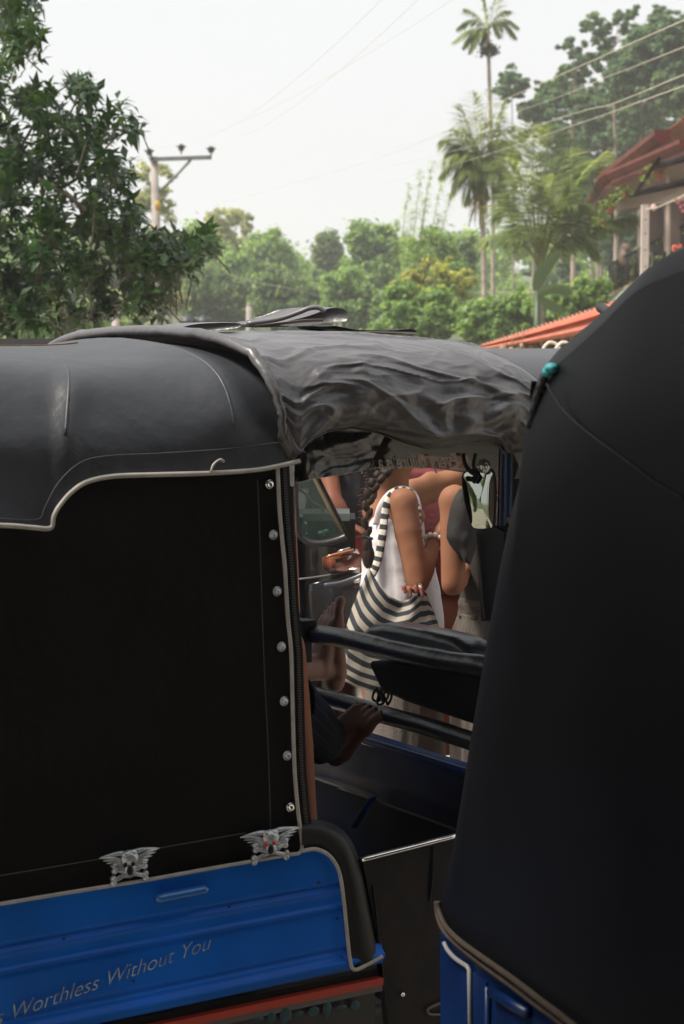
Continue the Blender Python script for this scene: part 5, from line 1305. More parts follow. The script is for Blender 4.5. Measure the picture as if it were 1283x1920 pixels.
# feathery bamboo fronds left of the palms
def sprays(name, label, pts, Y, m, group=None):
    root = thing(name, label, 'bamboo', V((at(pts[0][0], 600, Y).x, Y, GZ(Y))), group); b = V((at(pts[0][0] + 10, 640, Y).x, Y, GZ(Y)))
    P = []; D = []
    for k, (x, y) in enumerate(pts):
        tip = at(x, y, Y + RNG.uniform(-1, 1)); mid = b.lerp(tip, .6) + V((RNG.uniform(-.2, .2), 0, .3)); c = smooth_path([b, mid, tip], 14)
        MB().tube(c, [.03 * (1 - .9 * i / (len(c) - 1)) for i in range(len(c))], 5).build('cane', LM['pale'], root)
        for i in range(8, len(c) - 1):
            t = (c[i + 1] - c[i]).normalized()
            for s in range(9):
                P.append(list(c[i].lerp(c[i + 1], RNG.random()))); a = RNG.uniform(0, 6.28); D.append([math.cos(a) + t.x * .6, math.sin(a) * .6, -.5 + RNG.uniform(-.4, .5) + t.z * .5])
    P = np.array(P); D = np.array(D); V_, F_ = leaves(P, D, np.tile([0, 0, 1.], (len(P), 1)), RNG.uniform(.14, .30, len(P)), .022)
    np_mesh('leaf_sprays', V_, F_, m, root); return root
sprays('bamboo', 'tall feathery bamboo sprays against the sky left of the palms', [(745, 410), (768, 345), (790, 320), (812, 300), (830, 330), (775, 390), (800, 370), (845, 360), (760, 430), (826, 400)], 62, LM['mid'])

# ================================================================== grove of tall pale-stemmed trees on the right
def grove(label, px_cl, Y, trunk, tr=.14):
    cl = []
    for (x, y, r) in px_cl:
        c = at(x, y, Y); R_ = r * mpp(Y)
        for k in range(13):
            a = RNG.normal(size=3) * .58 * R_; rr = R_ * RNG.uniform(.18, .42); cl.append([c.x + a[0], Y + a[1] + RNG.uniform(-1, 1), c.z + a[2] * .75, rr * 1.25, rr, rr * .6])
    tp = [at(x, y, Y) for x, y in trunk]; base = V((tp[0].x, Y, GZ(Y))); root = thing('tree', label, 'tree', base, 'tall trees of the grove on the right')
    pts = smooth_path([base] + tp, 6); n = len(pts); q = MB(); q.tube(pts, [tr * (1 - .75 * i / (n - 1)) for i in range(n)], 8)
    for c in cl[::15]:
        e = V(c[:3]); s = min(pts, key=lambda p: abs(p.z - (e.z - (e - V((p.x, p.y, e.z))).length * .5))); q.tube([s, s.lerp(e, .55) - V((0, 0, .05)), e], [tr * .25, tr * .16, tr * .05], 5)
    q.build('trunk', bark_pale, root)
    V_, F_ = clumps_to_leaves(cl, 62, .105); np_mesh('crown', V_, F_, LM['euc'], root)
def blob(x0, x1, y0, y1, n, r0, r1, seed):
    g = np.random.default_rng(seed); o = []
    while len(o) < n:
        a, b = g.uniform(-1, 1, 2)
        if a * a + b * b < 1: o.append(((x0 + x1) / 2 + a * (x1 - x0) / 2, (y0 + y1) / 2 + b * (y1 - y0) / 2, g.uniform(r0, r1)))
    return o
grove('tall tree with small ragged tip left of its neighbours, beside the coconut palm', [(1062, 85, 8), (1085, 95, 12), (1100, 108, 14), (1070, 130, 16), (1050, 150, 16), (1090, 140, 18), (1040, 185, 18), (1080, 190, 22), (1055, 225, 20), (1100, 210, 18), (1035, 250, 16), (1075, 270, 20), (1055, 320, 20), (1090, 330, 18), (1070, 380, 20), (1100, 410, 16)], 78, [(1074, 560), (1076, 400), (1074, 250), (1080, 130)])
grove('tall tree with separate leaf puffs and forked pale trunk, highest tip of the grove', [(1115, 35, 12), (1130, 55, 16), (1105, 50, 10), (1160, 30, 9), (1185, 25, 8), (1170, 50, 8), (1135, 85, 18), (1150, 110, 18), (1120, 110, 14), (1165, 140, 20), (1145, 180, 18), (1180, 170, 16), (1125, 260, 14), (1165, 330, 14), (1140, 300, 12)], 82, [(1153, 560), (1156, 400), (1152, 170), (1150, 90)])
grove('broad dense tree in the middle of the grove', blob(1155, 1245, 60, 180, 22, 14, 22, 1) + [(1180, 210, 16), (1230, 210, 18), (1205, 240, 18), (1180, 265, 14)], 80, [(1200, 560), (1200, 300), (1205, 130)])
grove('tall dense tree at the right edge of the picture', blob(1235, 1310, 30, 110, 14, 14, 24, 2) + blob(1240, 1320, 110, 250, 20, 14, 22, 3), 76, [(1268, 560), (1270, 300), (1272, 100)])
grove('tree with rounded dark puffs over the house roof', blob(1180, 1260, 200, 310, 18, 12, 20, 5) + [(1150, 250, 14), (1165, 280, 14)], 84, [(1225, 560), (1224, 320), (1222, 240)], .10)
grove('small lone round-topped tree between the two areca palms', [(955, 145, 16), (968, 155, 16), (942, 160, 14), (975, 168, 12), (950, 175, 12), (985, 160, 7)], 88, [(962, 560), (962, 350), (960, 170)], .07)
grove('small dark tree left of the grove edge', [(995, 200, 15), (1010, 195, 14), (985, 215, 13), (1010, 222, 12), (1000, 245, 10), (975, 255, 8)], 88, [(1000, 560), (1000, 350), (1000, 210)], .07)
grove('dark low tree behind the coconut palm', blob(1060, 1150, 340, 470, 20, 14, 22, 7) + blob(1000, 1080, 480, 560, 10, 12, 18, 9), 90, [(1110, 560), (1110, 450)], .12)
grove('thin-leaved tree left under the house eave', blob(1120, 1200, 400, 520, 14, 9, 16, 8), 92, [(1135, 600), (1136, 470)], .06)

grove('tall dark tree filling the grove behind its forked neighbour', blob(1090, 1160, 150, 330, 24, 13, 20, 21), 92, [(1128, 560), (1126, 400), (1124, 220)], .11)
grove('broad low tree of the grove beside the house gutter', blob(1130, 1230, 280, 430, 22, 12, 20, 22), 95, [(1190, 560), (1188, 400)], .11)
grove('dense tree of the grove behind the coconut palm fronds', blob(1010, 1100, 270, 420, 24, 12, 20, 23), 96, [(1052, 560), (1050, 380)], .11)
for i_, (a_, b_, c_, d_, n_, Y_, lb_) in enumerate(((1160, 1290, 90, 260, 34, 86, 'broad leafy tree filling the upper grove between its taller neighbours'), (1060, 1180, 190, 330, 30, 88, 'leafy tree in the middle of the grove above the coconut palm tips'), (1190, 1300, 20, 130, 20, 90, 'crown at the very top right corner of the picture'), (1110, 1200, 330, 480, 22, 86, 'shaded leafy tree between the coconut palm and the house'), (1010, 1090, 150, 280, 22, 90, 'tree on the left flank of the grove over the drooping areca palm'))):
    grove(lb_, blob(a_, b_, c_, d_, n_, 11, 20, 50 + i_), Y_, [((a_ + b_) / 2, 560), ((a_ + b_) / 2 + 4, 380), ((a_ + b_) / 2, (c_ + d_) / 2)], .11)
# ================================================================== palms
def frond(base, tip, droop, n, L0, wl, twist=0.0, side_droop=.6):
    """rachis points plus leaflet arrays"""
    b = V(base); t = V(tip); d = t - b; c = [b + d * k + V((0, 0, droop * math.sin(math.pi * k) * .8)) for k in np.linspace(0, 1, 16)]
    P = []; D = []; N = []; Ls = []
    for k in np.linspace(.14, .995, n):
        i = min(int(k * 15), 14); p = c[i].lerp(c[i + 1], k * 15 - i); tg = (c[i + 1] - c[i]).normalized(); sd = tg.cross(V((0, 0, 1)))
        if sd.length < .1: sd = V((1, 0, 0))
        sd.normalize(); L = L0 * (math.sin(math.pi * min(1, .12 + k * .86)) ** .6)
        for s in (-1, 1):
            dd = sd * s * 1.0 + tg * (.75 + .8 * k) - V((0, 0, side_droop * (.6 + .6 * RNG.random()))) + V(RNG.normal(size=3) * .08)
            P.append(list(p)); D.append(list(dd)); N.append([0, 0, 1.]); Ls.append(L * RNG.uniform(.8, 1.1))
    return c, P, D, N, Ls
def palm(name, label, base_px, crown_px, Y, fronds, L0, wl, m, tr, n=46, trunk_pts=None, rach=.02, side_droop=.6, group=None, extra=None):
    cr = at(*crown_px, Y); root = thing(name, label, 'palm', V((at(base_px[0], 600, Y).x, Y, GZ(Y))), group)
    b = V((at(*base_px, Y).x, Y, GZ(Y))); tp = smooth_path([b] + ([at(*p, Y) for p in trunk_pts] if trunk_pts else []) + [cr], 10); k = len(tp)
    MB().tube(tp, [tr * (1.15 - .35 * i / (k - 1)) * (1 + .05 * (i % 2)) for i in range(k)], 10).build('trunk', palm_bark, root)
    for (x, y, dy, droop) in fronds:
        tip = at(x, y, Y + dy); c, P, D, N, Ls = frond(cr, tip, droop, n, L0, wl, side_droop=side_droop)
        V_, F_ = leaves(np.array(P), np.array(D), np.array(N), np.array(Ls), wl)
        fo = np_mesh('frond', V_, F_, m, root)
        MB().tube(c, [rach * (1 - .85 * i / 15) for i in range(16)], 6).build('midrib', mat('frond_rib', (.20, .22, .08), .5), fo)
    return root, cr
palm('areca_palm', 'tall slender areca palm standing clear above the others on a bare thin trunk', (926, 640), (915, 58), 58,
     [(850, 78, -.3, .25), (858, 52, .3, .35), (872, 16, .2, .2), (905, -12, 0, .1), (935, -10, .3, .1), (955, 20, .2, .25), (972, 50, -.2, .35), (968, 70, .3, .45), (880, 98, -.3, .35), (868, 88, .4, .3), (900, 82, .4, .3), (940, 68, -.5, .4)],
     .52, .026, LM['palm'], .062, 30, [(924, 400), (918, 160)], .014, .7)
q = MB()
pr = bpy.data.objects['areca_palm']
P = at(917, 92, 58); cl = [[P.x + dx, P.y, P.z + dz, .17, .17, .12] for dx, dz in ((-.1, 0), (.12, .02), (0, .08), (.15, -.08), (-.12, -.1))]
V_, F_ = clumps_to_leaves(cl, 120, .05); tag(np_mesh('fruit_cluster', V_, F_, mat('areca_fruit', (.09, .08, .05), .7), pr), kind='stuff')
palm('areca_palm', 'areca palm with thick drooping crown and orange fruit stalks', (912, 640), (903, 330), 52,
     [(828, 262, 0, .5), (835, 300, -.6, .5), (850, 345, .4, .6), (862, 196, .3, .2), (885, 172, -.3, .1), (915, 168, .4, .1), (945, 190, 0, .2), (962, 235, -.5, .4), (975, 290, .4, .5), (968, 345, -.3, .6), (850, 240, -.7, .35), (940, 260, -.9, .4), (870, 380, -.5, .55), (945, 385, -.4, .55), (900, 215, -.8, .2), (825, 330, .5, .7), (880, 290, -1.1, .3), (925, 300, -1.1, .3), (850, 290, .8, .5), (960, 400, .4, .6), (838, 285, .2, .6), (868, 240, .5, .3), (930, 215, .6, .3), (955, 270, .5, .5), (890, 350, .9, .5), (920, 370, -.9, .5), (845, 365, -.2, .7), (875, 325, -1.2, .4), (935, 330, -1.2, .4), (905, 250, -1.2, .2)],
     .80, .028, LM['palm'], .075, 40, [(908, 500), (904, 400)], .018, 1.0)
pr2 = [o for o in bpy.data.objects if o.name.startswith('areca_palm')][-1]
q = MB()
for k in range(26):
    a = at(900 + RNG.uniform(-12, 12), 350 + RNG.uniform(-10, 10), 51.7); e = at(898 + RNG.uniform(-22, 20), 400 + RNG.uniform(0, 28), 51.6)
    q.tube([a, a.lerp(e, .5) + V((RNG.uniform(-.05, .05), 0, .03)), e], [.02, .014, .006], 5)
q.build('fruit_stalks', mat('orange_stalk', (.45, .24, .04), .6, col2=(.22, .15, .05), vscale=6), pr2)
MB().tube([at(902, 335, 51.9), at(904, 372, 51.9), at(907, 400, 51.9)], [.09, .12, .085], 10).build('crown_shaft', mat('brown_shaft', (.14, .10, .06), .7), pr2)
palm('coconut_palm', 'large coconut palm with wide feathery fronds beside the house', (1012, 640), (1012, 505), 42,
     [(1000, 235, .3, .5), (1030, 240, -.4, .5), (1065, 280, .5, .5), (975, 262, .6, .4), (950, 300, -.5, .5), (1110, 300, .2, .9), (1135, 285, -.4, .6), (935, 400, .4, .8), (920, 445, -.6, .5), (1080, 380, -.8, .5), (1150, 420, .6, .6), (1040, 330, -1.0, .2), (990, 330, -1.0, .2), (1120, 470, -.4, .6), (1195, 405, -.2, .5)],
     .95, .014, LM['coco'], .13, 96, None, .026, .75)
# banana plant
bn = thing('banana_plant', 'banana plant with broad smooth leaves at the foot of the coconut palm', 'banana plant', V((at(1020, 600, 40).x, 40, 0)))
def ban_leaf(px, wpx):
    c = smooth_path([at(x, y, 39.5) for x, y in px], 6); n = len(c)
    def f(u, v):
        i = int(round(v * (n - 1))); t = (c[min(i + 1, n - 1)] - c[max(i - 1, 0)]).normalized(); sd = t.cross(V((0, 1, .3))).normalized(); w = wpx * mpp(40) * math.sin(math.pi * min(1, .06 + v * .93)) ** .6
        return c[i] + sd * (w * (u - .5) * 2) + V((0, 0, -abs(u - .5) * w * .8))
    vs, fs, _ = grid(7, n, f); build('leaf', vs, fs, LM['ban'], bn)
ban_leaf([(1005, 545), (1012, 515), (1030, 490), (1052, 468)], 12); ban_leaf([(1008, 552), (1035, 538), (1060, 542), (1072, 552)], 10); ban_leaf([(1008, 556), (1035, 570), (1060, 585)], 9); MB().tube([V((at(1010, 600, 40).x, 40, 0)), at(1008, 548, 40)], [.12, .06], 10).build('stem', LM['ban'], bn)

# ================================================================== the big tree at the left, close enough to count its leaves
NT = 13.5
nt_ = thing('tree', 'big dark-leaved tree filling the left side in front of the utility pole', 'tree', V((at(-260, 700, NT).x, NT, 0)))
bpts = [V((at(-260, 700, NT).x, NT, 0)), at(-230, 640, NT), at(-160, 560, NT), at(-60, 440, NT)]
q = MB(); q.tube(smooth_path(bpts, 5), [.17 - .005 * i for i in range(16)], 10)
limbs = [[(-60, 440), (0, 340), (60, 333), (110, 355), (150, 385), (185, 425), (212, 455)], [(185, 425), (230, 470), (280, 500), (330, 490), (385, 455)], [(150, 385), (160, 430), (155, 470), (170, 500)], [(-60, 440), (-40, 250), (0, 120), (20, 30), (40, 0)], [(60, 333), (90, 260), (130, 215), (150, 170)],
         [(110, 355), (165, 320), (205, 270), (235, 245)], [(-100, 500), (0, 500), (100, 520), (180, 560)], [(230, 470), (240, 520), (260, 570)], [(-60, 440), (30, 420), (90, 440), (130, 500)], [(0, 340), (60, 240), (80, 190)], [(0, 120), (40, 100), (60, 60)], [(212, 455), (235, 400), (250, 395)], [(150, 385), (190, 350), (215, 335)], [(280, 500), (310, 450), (345, 440)],
         [(-100, 500), (-20, 590), (60, 610)], [(100, 520), (120, 590), (150, 610)]]
tips = []
for lb in limbs:
    dd = RNG.uniform(-.8, .8); c = smooth_path([at(x, y, NT + dd * i / len(lb)) for i, (x, y) in enumerate(lb)], 6); k = len(c); r0 = .030 if len(lb) > 5 else .016
    q.tube(c, [r0 * (1 - .75 * i / (k - 1)) for i in range(k)], 7)
q.build('trunk', bark_dk, nt_)
# rosettes: tips with whorls of pointed drooping leaves
reg = [(10, -20, 30, 40, 16), (30, 30, 45, 50, 34), (60, 80, 25, 28, 16), (0, 120, 40, 60, 26), (110, 200, 75, 45, 46), (150, 165, 28, 22, 16), (165, 185, 14, 24, 6), (215, 215, 18, 25, 8), (240, 235, 26, 22, 12), (185, 240, 35, 26, 16), (40, 240, 80, 60, 60),
       (225, 315, 24, 24, 14), (190, 345, 45, 38, 32), (130, 280, 60, 40, 40), (60, 330, 80, 50, 70), (180, 290, 30, 25, 14), (30, 420, 80, 60, 80), (130, 400, 55, 45, 40), (210, 405, 40, 25, 24), (240, 400, 22, 26, 12), (245, 470, 45, 40, 44), (300, 475, 45, 40, 46), (355, 465, 45, 30, 34), (390, 455, 22, 22, 14), (270, 520, 55, 45, 52), (240, 570, 55, 28, 30), (300, 560, 30, 25, 14),
       (100, 500, 90, 50, 80), (40, 560, 90, 50, 90), (150, 580, 40, 30, 24), (170, 520, 40, 35, 26), (-40, 300, 60, 250, 120), (-60, 520, 60, 120, 60), (30, 610, 90, 25, 40), (330, 500, 40, 30, 22), (205, 440, 25, 20, 12)]
P = []; D = []; N = []; LL = []; tw = MB()
for (x, y, rx, ry, n) in reg:
    for k in range(int(n * .62)):
        a = RNG.uniform(0, 6.28); r = math.sqrt(RNG.random()); px = x + rx * r * math.cos(a); py = y + ry * r * math.sin(a); Yd = NT + RNG.uniform(-1.1, 1.1)
        c = at(px, py, Yd); ax = V((RNG.uniform(-.6, .8), RNG.uniform(-.6, .6), RNG.uniform(.1, 1))).normalized()
        if k % 9 == 0: tw.tube([c - ax * .22 + V((0, 0, -.05)), c - ax * .08, c + ax * .04], [.006, .005, .003], 4)
        m_ = int(RNG.integers(9, 15)); x_, y_, z_ = basis(ax, (0, .3, 1))
        for j in range(m_):
            th = j * 2.4; up = RNG.uniform(-.15, .9); dv = x_ * up + y_ * math.cos(th) + z_ * math.sin(th) - V((0, 0, .45 * RNG.random()))
            P.append(list(c + ax * (.05 * RNG.random() - .03 * (j % 3)))); D.append(list(dv)); N.append(list(ax + V((0, 0, .6)))); LL.append(RNG.uniform(.08, .14))
P = np.array(P); LL = np.array(LL); V_, F_ = leaves(P, np.array(D), np.array(N), LL, LL * .20, .3)
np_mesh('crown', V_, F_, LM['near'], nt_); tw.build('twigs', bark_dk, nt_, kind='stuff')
# ================================================================== utility pole with three insulators
conc = mat('weathered_concrete', (.36, .32, .29), .9, col2=(.24, .21, .19), vscale=3, bump=.3, bscale=30)
steel = mat('galvanised_steel', (.20, .20, .20), .5, metal=.4, col2=(.12, .12, .12), vscale=10)
porc = mat('brown_porcelain', (.035, .018, .015), .15, coat=.6)
def utility_pole(Y, base, top, w0, w1, arm, brace, ins, label, band=None, isz=1.0):
    b = at(*base, Y); t = at(*top, Y); b.z = GZ(Y) if Y > 20 else 0
    root = thing('utility_pole', label, 'utility pole', b)
    MB().tube([b, t], [w0, w1], 4 if False else 12).build('pole', conc, root)
    a0, a1 = at(*arm[0], Y - .12), at(*arm[1], Y - .12); q = MB(); d = (a1 - a0)
    q.box((a0 + a1) / 2, d * .5, V((0, .045, 0)), V((0, 0, .045))); q.build('crossarm', steel, root, smooth=False)
    q = MB(); c0, c1 = at(*brace[0], Y - .14), at(*brace[1], Y - .14); q.tube([c0, c1], .035, 6); q.build('brace', steel, root)
    tops = []
    for (x, y) in ins:
        c = at(x, y, Y - .12); o = MB(); s = isz
        prof = [(0, -.17, .018), (0, -.09, .018), (0, -.09, .06), (0, -.06, .075), (0, -.055, .06), (0, -.02, .085), (0, .0, .125), (0, .012, .125), (0, .02, .07), (0, .05, .055), (0, .06, .03)]
        o.tube([c + V((0, 0, z * s)) for _, z, r in prof], [r * s for _, z, r in prof], 14); o.build('insulator', porc, root); tops.append(c + V((0, 0, .05 * s)))
    if band: 
        c0, c1 = at(*band[0], Y), at(*band[1], Y); MB().tube([c0, c1], w1 * 1.12, 12).build('yellow_band', mat('yellow_paint', (.55, .33, .04), .6), root)
    return root, tops
up1, tops1 = utility_pole(45, (303, 640), (289, 294), .125, .085, [(281, 299), (397, 295)], [(302, 358), (358, 300)], [(280, 283), (340, 275), (396, 279)], 'tall concrete utility pole with a yellow band and three brown insulators', [(294, 395), (293, 377)])
up2, tops2 = utility_pole(92, (663, 650), (662, 582), .12, .10, [(659, 578), (703, 574)], [(668, 604), (694, 580)], [(659, 577), (683, 573), (704, 573)], 'distant utility pole with cross-arm low among the trees above the rain cover', None, 1.0)
for (x, y0, y1, w, Y, lab) in ((217, 662, 560, .10, 40, 'plain pale post under the big tree at left'), (467, 650, 572, .11, 60, 'short pale post left of the dark folded flap')):
    p0 = at(x, y0, Y); p1 = at(x, y1, Y); p0.z = GZ(Y); r = thing('post', lab, 'post', p0); MB().tube([p0, p1], [w, w * .8], 10).build('post_shaft', conc, r)
    MB().tube([p1, p1 + V((0, 0, .05))], [w * .95, w * .6], 10).build('post_cap', conc, r)
# overhead wires
wire_m = mat('wire', (.5, .46, .38), .5)
def wire(px, r, label, cat='wire'):
    pts = [p if isinstance(p, Vector) else at(*p) for p in px]; c = []
    a, b = pts[0], pts[-1]
    if len(pts) == 2:
        for k in np.linspace(0, 1, 24): c.append(a.lerp(b, k) - V((0, 0, .012 * (b - a).length * 4 * k * (1 - k))))
    else: c = smooth_path(pts, 8)
    o = MB().tube(c, r, 5).build('overhead_wire', wire_m); tag(o, label, cat, 'overhead wires')
wire([(845, -60, 18), tops1[2]], .0022, 'thin wire leading up from the right insulator of the yellow-banded pole')
wire([(745, -30, 18), tops1[1]], .0022, 'thin wire from the middle insulator of the yellow-banded pole')
wire([(1010, -110, 16), tops1[0]], .0022, 'thin wire from the left insulator of the yellow-banded pole')
wire([(1400, -5, 14), (1283, 38, 16), (1120, 110, 22), (940, 190, 30), (700, 300, 45), (400, 385, 80)], .0045, 'highest of the four wires crossing the grove')
wire([(1400, 92, 14), (1283, 140, 16), (1145, 196, 22), (1070, 215, 26), (870, 278, 45), (660, 330, 80)], .0040, 'second wire crossing the grove, just above the palm crown')
wire([(1400, 120, 14), (1283, 161, 16), (1180, 198, 20), (1085, 232, 26), (880, 300, 45), (700, 350, 80)], .0040, 'lowest bright wire crossing the grove towards the palms')
wire([(1400, 40, 14), (1283, 88, 16), (1150, 140, 22), (960, 212, 34), (700, 290, 60)], .0035, 'faint wire between the upper and the lower pair over the grove')
wire([tops2[1], (800, 552, 80), (960, 548, 70), (1020, 548, 60)], .012, 'low grey wire from the distant pole towards the palms')
wire([tops2[0], (560, 545, 70), (440, 520, 60), (395, 478, 52), (300, 410, 45)], .010, 'low wire from the distant pole to the yellow-banded pole')

# ================================================================== small far house, water tanks
fh = thing('house', 'small far house with pale walls glimpsed under the big tree', 'house', V((at(290, 640, 95).x, 95, GZ(95))))
q = MB(); c = at(291, 612, 95); q.box(c, V((.75, 0, 0)), V((0, 1, 0)), V((0, 0, 1.0))); q.build('wall', mat('cream_wall', (.55, .45, .38), .9), fh, smooth=False)
a = at(263, 592, 94); b = at(291, 562, 94); d = at(322, 585, 94)
vs = [a, b, d, a + V((0, 2.4, 0)), b + V((0, 2.4, 0)), d + V((0, 2.4, 0))]; build('roof', vs, [(0, 1, 4, 3), (1, 2, 5, 4), (0, 2, 1), (3, 4, 5)], mat('far_roof', (.30, .26, .23), .9), fh, smooth=False)
q = MB(); q.box(at(286, 606, 93.8), V((.16, 0, 0)), V((0, .02, 0)), V((0, 0, .30))); q.build('door', mat('rust_door', (.35, .13, .07), .8), fh, smooth=False)
q = MB(); q.box(at(303, 602, 93.8), V((.10, 0, 0)), V((0, .02, 0)), V((0, 0, .14))); q.build('window', black_m, fh, smooth=False)
q = MB(); q.tube([at(266, 592, 93.5), at(266, 628, 93.5)], .09, 8); q.build('column', mat('white_column', (.7, .66, .6), .8), fh)
wt_m = mat('black_tank', (.045, .05, .06), .4)
for (x, y, w, lab) in ((353, 600, 15, 'left black ribbed water tank above the canopy ridge'), (383, 600, 14, 'right black water tank with open lid beside its twin')):
    c = at(x, y, 30); k = w * mpp(30); r = thing('water_tank', lab, 'water tank', V((c.x, 30, 1.6)), 'black water tanks')
    q = MB(); q.tube([c + V((0, 0, z * k)) for z in (-1.6, -1.55, -.2, -.15, -.05, 0, .15, .3, .34)], [k * f_ for f_ in (.9, 1, 1, 1.06, 1.06, .98, .99, .9, .7)], 24); q.build('tank_body', wt_m, r)
    q = MB(); q.tube([c + V((0, 0, .42 * k)), c + V((0, 0, .50 * k)), c + V((0, 0, .62 * k))], [k * .55, k * .6, k * .35], 20); q.build('tank_lid', wt_m, r)
    q = MB(); q.box(V((c.x, 30, (c.z - 1.6 * k) / 2)), V((.02 + k * .9, 0, 0)), V((0, k * .9, 0)), V((0, 0, (c.z - 1.6 * k) / 2 - .01))); q.build('tank_stand', conc, r, smooth=False)
# low pale roof behind the canopy ridge at left
lr = thing('roof_sheet', 'low pale metal roof showing just over the canopy ridge under the big tree', 'roof', V((at(260, 640, 18).x, 18, 0)))
q = MB(); q.box(at(262, 636, 18), V((.42, 0, .0)), V((0, .8, .05)), V((0, 0, .012))); q.build('sheet', mat('pale_tin', (.5, .48, .46), .5, metal=.3), lr, smooth=False)
for dx in (-.35, .35): MB().tube([V((at(262, 640, 18).x + dx, 18.2, 0)), V((at(262, 640, 18).x + dx, 18.2, at(262, 636, 18).z - .01))], .03, 8).build('support', conc, lr)

# ================================================================== two-storey house with balcony, upper right
hs = thing('house', 'two-storey house with red gutters, hanging pots and black balcony railing at the right edge', 'house', V((9.5, 38, 0)))
rust = mat('red_oxide_gutter', (.13, .030, .022), .5, col2=(.09, .022, .018), vscale=1.5, spec=.15)
soff = mat('plank_soffit', (.19, .14, .11), .85, var=.15, vscale=6)
wallm = mat('brown_wall', (.13, .095, .085), .85, var=.1, vscale=3)
darkbeam = mat('dark_beam', (.012, .010, .010), .9, spec=.1)
EZ = 5.15
def eave(px, py, z=EZ): return onz(px, py, z)
g0, g1, g2 = eave(1112, 386), eave(1146, 328), eave(1258, 243)
def gut(pts, nm, h=.30, w=.16):
    # moulded gutter: profile swept along the eave
    prof = [(0, 0), (.35, .05), (.55, .25), (.5, .45), (.75, .55), (1.0, .8), (1.0, 1.0), (.0, 1.0)]
    k = len(pts); vs = []
    for i, p in enumerate(pts):
        t = (pts[min(i + 1, k - 1)] - pts[max(i - 1, 0)]).normalized(); sd = V((-t.y, t.x, 0)).normalized()
        if sd.x > 0: sd = -sd
        vs += [p + sd * (a * w) + V((0, 0, (b - 1) * h)) for a, b in prof]
    n = len(prof); fs = [(i * n + j, i * n + (j + 1) % n, (i + 1) * n + (j + 1) % n, (i + 1) * n + j) for i in range(k - 1) for j in range(n)]
    fs += [tuple(range(n))[::-1], tuple((k - 1) * n + j for j in range(n))]
    return build(nm, vs, fs, rust, hs, smooth=False)
gut([g0, g1, g2], 'gutter', .42, .26)
h0, h1 = onz(1158, 322, 4.62), onz(1300, 262, 4.62)
gut([h0, h1], 'gutter', .26, .2)
# clay tile roof rising from the gutter, tiles built where they can be told apart
cen_h = V((11.5, 40, EZ + 2.6))
tile_m = mat('clay_tile', (.34, .15, .09), .85, island=.3, var=.2, vscale=2)
def tri(a, b, c, nm, m): return build(nm, [a, b, c], [(0, 1, 2)], m, hs, smooth=False)
g3 = onz(1330, 188, EZ)
tri(g0, g1, cen_h, 'roof_slope', tile_m); tri(g1, g2, cen_h, 'roof_slope', tile_m)
tile_me = None
r0 = onz(1250, 250, EZ + .06); r1 = onz(1330, 186, EZ + .10)
for rrow in range(5):
    for k in range(12):
        a = r0.lerp(r1, k / 12) + (cen_h - r0).normalized() * (.30 * rrow) + V((0, 0, .02 * (rrow % 2)))
        if tile_me is None:
            vs, fs, _ = grid(5, 3, lambda u, v: V(((u - .5) * .0, (u - .5) * .26, .05 * math.sin(u * math.pi) + v * .0)) + V((v * .34, 0, v * .13)))
            tile_me = bpy.data.meshes.new('roof_tile'); tile_me.from_pydata([tuple(x) for x in vs], [], fs); tile_me.materials.append(tile_m)
        o = bpy.data.objects.new('roof_tile', tile_me); COL.objects.link(o); o.parent = hs; o.location = a - org(hs); o.rotation_euler = (0, 0, .1)
q = build('roof_slope', [onz(1253, 246, EZ), onz(1340, 180, EZ), cen_h], [(0, 1, 2)], tile_m, hs, smooth=False)
# soffit planks under the eave
s0, s1, s2 = eave(1116, 392, EZ - .40), eave(1150, 340, EZ - .40), eave(1262, 262, EZ - .40)
inn0 = onz(1190, 398, EZ - .75); inn1 = onz(1300, 330, EZ - .75)
for k in range(9):
    a = k / 9; b = (k + .93) / 9
    A_, B_ = s0.lerp(inn0, a), s0.lerp(inn0, b); C_, D_ = s2.lerp(inn1, a), s2.lerp(inn1, b); M_, N_ = s1.lerp(inn0.lerp(inn1, .4), a), s1.lerp(inn0.lerp(inn1, .4), b)
    up_ = V((0, 0, .03)); vs = [A_, B_, N_, M_, A_ + up_, B_ + up_, N_ + up_, M_ + up_]; build('soffit_board', vs, [(0, 1, 2, 3), (7, 6, 5, 4), (0, 4, 5, 1), (3, 2, 6, 7)], soff, hs, smooth=False)
    vs = [M_, N_, D_, C_, M_ + up_, N_ + up_, D_ + up_, C_ + up_]; build('soffit_board', vs, [(0, 1, 2, 3), (7, 6, 5, 4), (0, 4, 5, 1), (3, 2, 6, 7)], soff, hs, smooth=False)
def bar(a, b, r, nm, m, n=8): return MB().tube([a, b], r, n).build(nm, m, hs)
bar(at(1148, 374, 39), at(1300, 338, 26), .05, 'beam', darkbeam); bar(at(1190, 366, 34), at(1236, 296, 27), .03, 'bracket', darkbeam); bar(at(1235, 310, 28), at(1300, 294, 24), .045, 'beam', darkbeam)
q = MB(); vs = [at(1152, 378, 40), at(1300, 345, 30), at(1300, 372, 30), at(1152, 394, 40)]; build('ceiling_board', vs + [v + V((0, .3, 0)) for v in vs], [(0, 1, 2, 3), (4, 7, 6, 5), (0, 4, 5, 1), (2, 6, 7, 3)], soff, hs, smooth=False)
def slab(px, Y, th, nm, m):
    vs, fs = poly_plate([at(x, y, Y) for x, y in px], V((0, -1, 0)), th); return build(nm, vs, fs, m, hs, smooth=False)
slab([(1212, 362), (1232, 358), (1232, 470), (1212, 480)], 37, .5, 'column', wallm)
slab([(1253, 312), (1277, 306), (1277, 470), (1253, 470)], 33, .4, 'column', mat('taupe_pillar', (.15, .115, .095), .85))
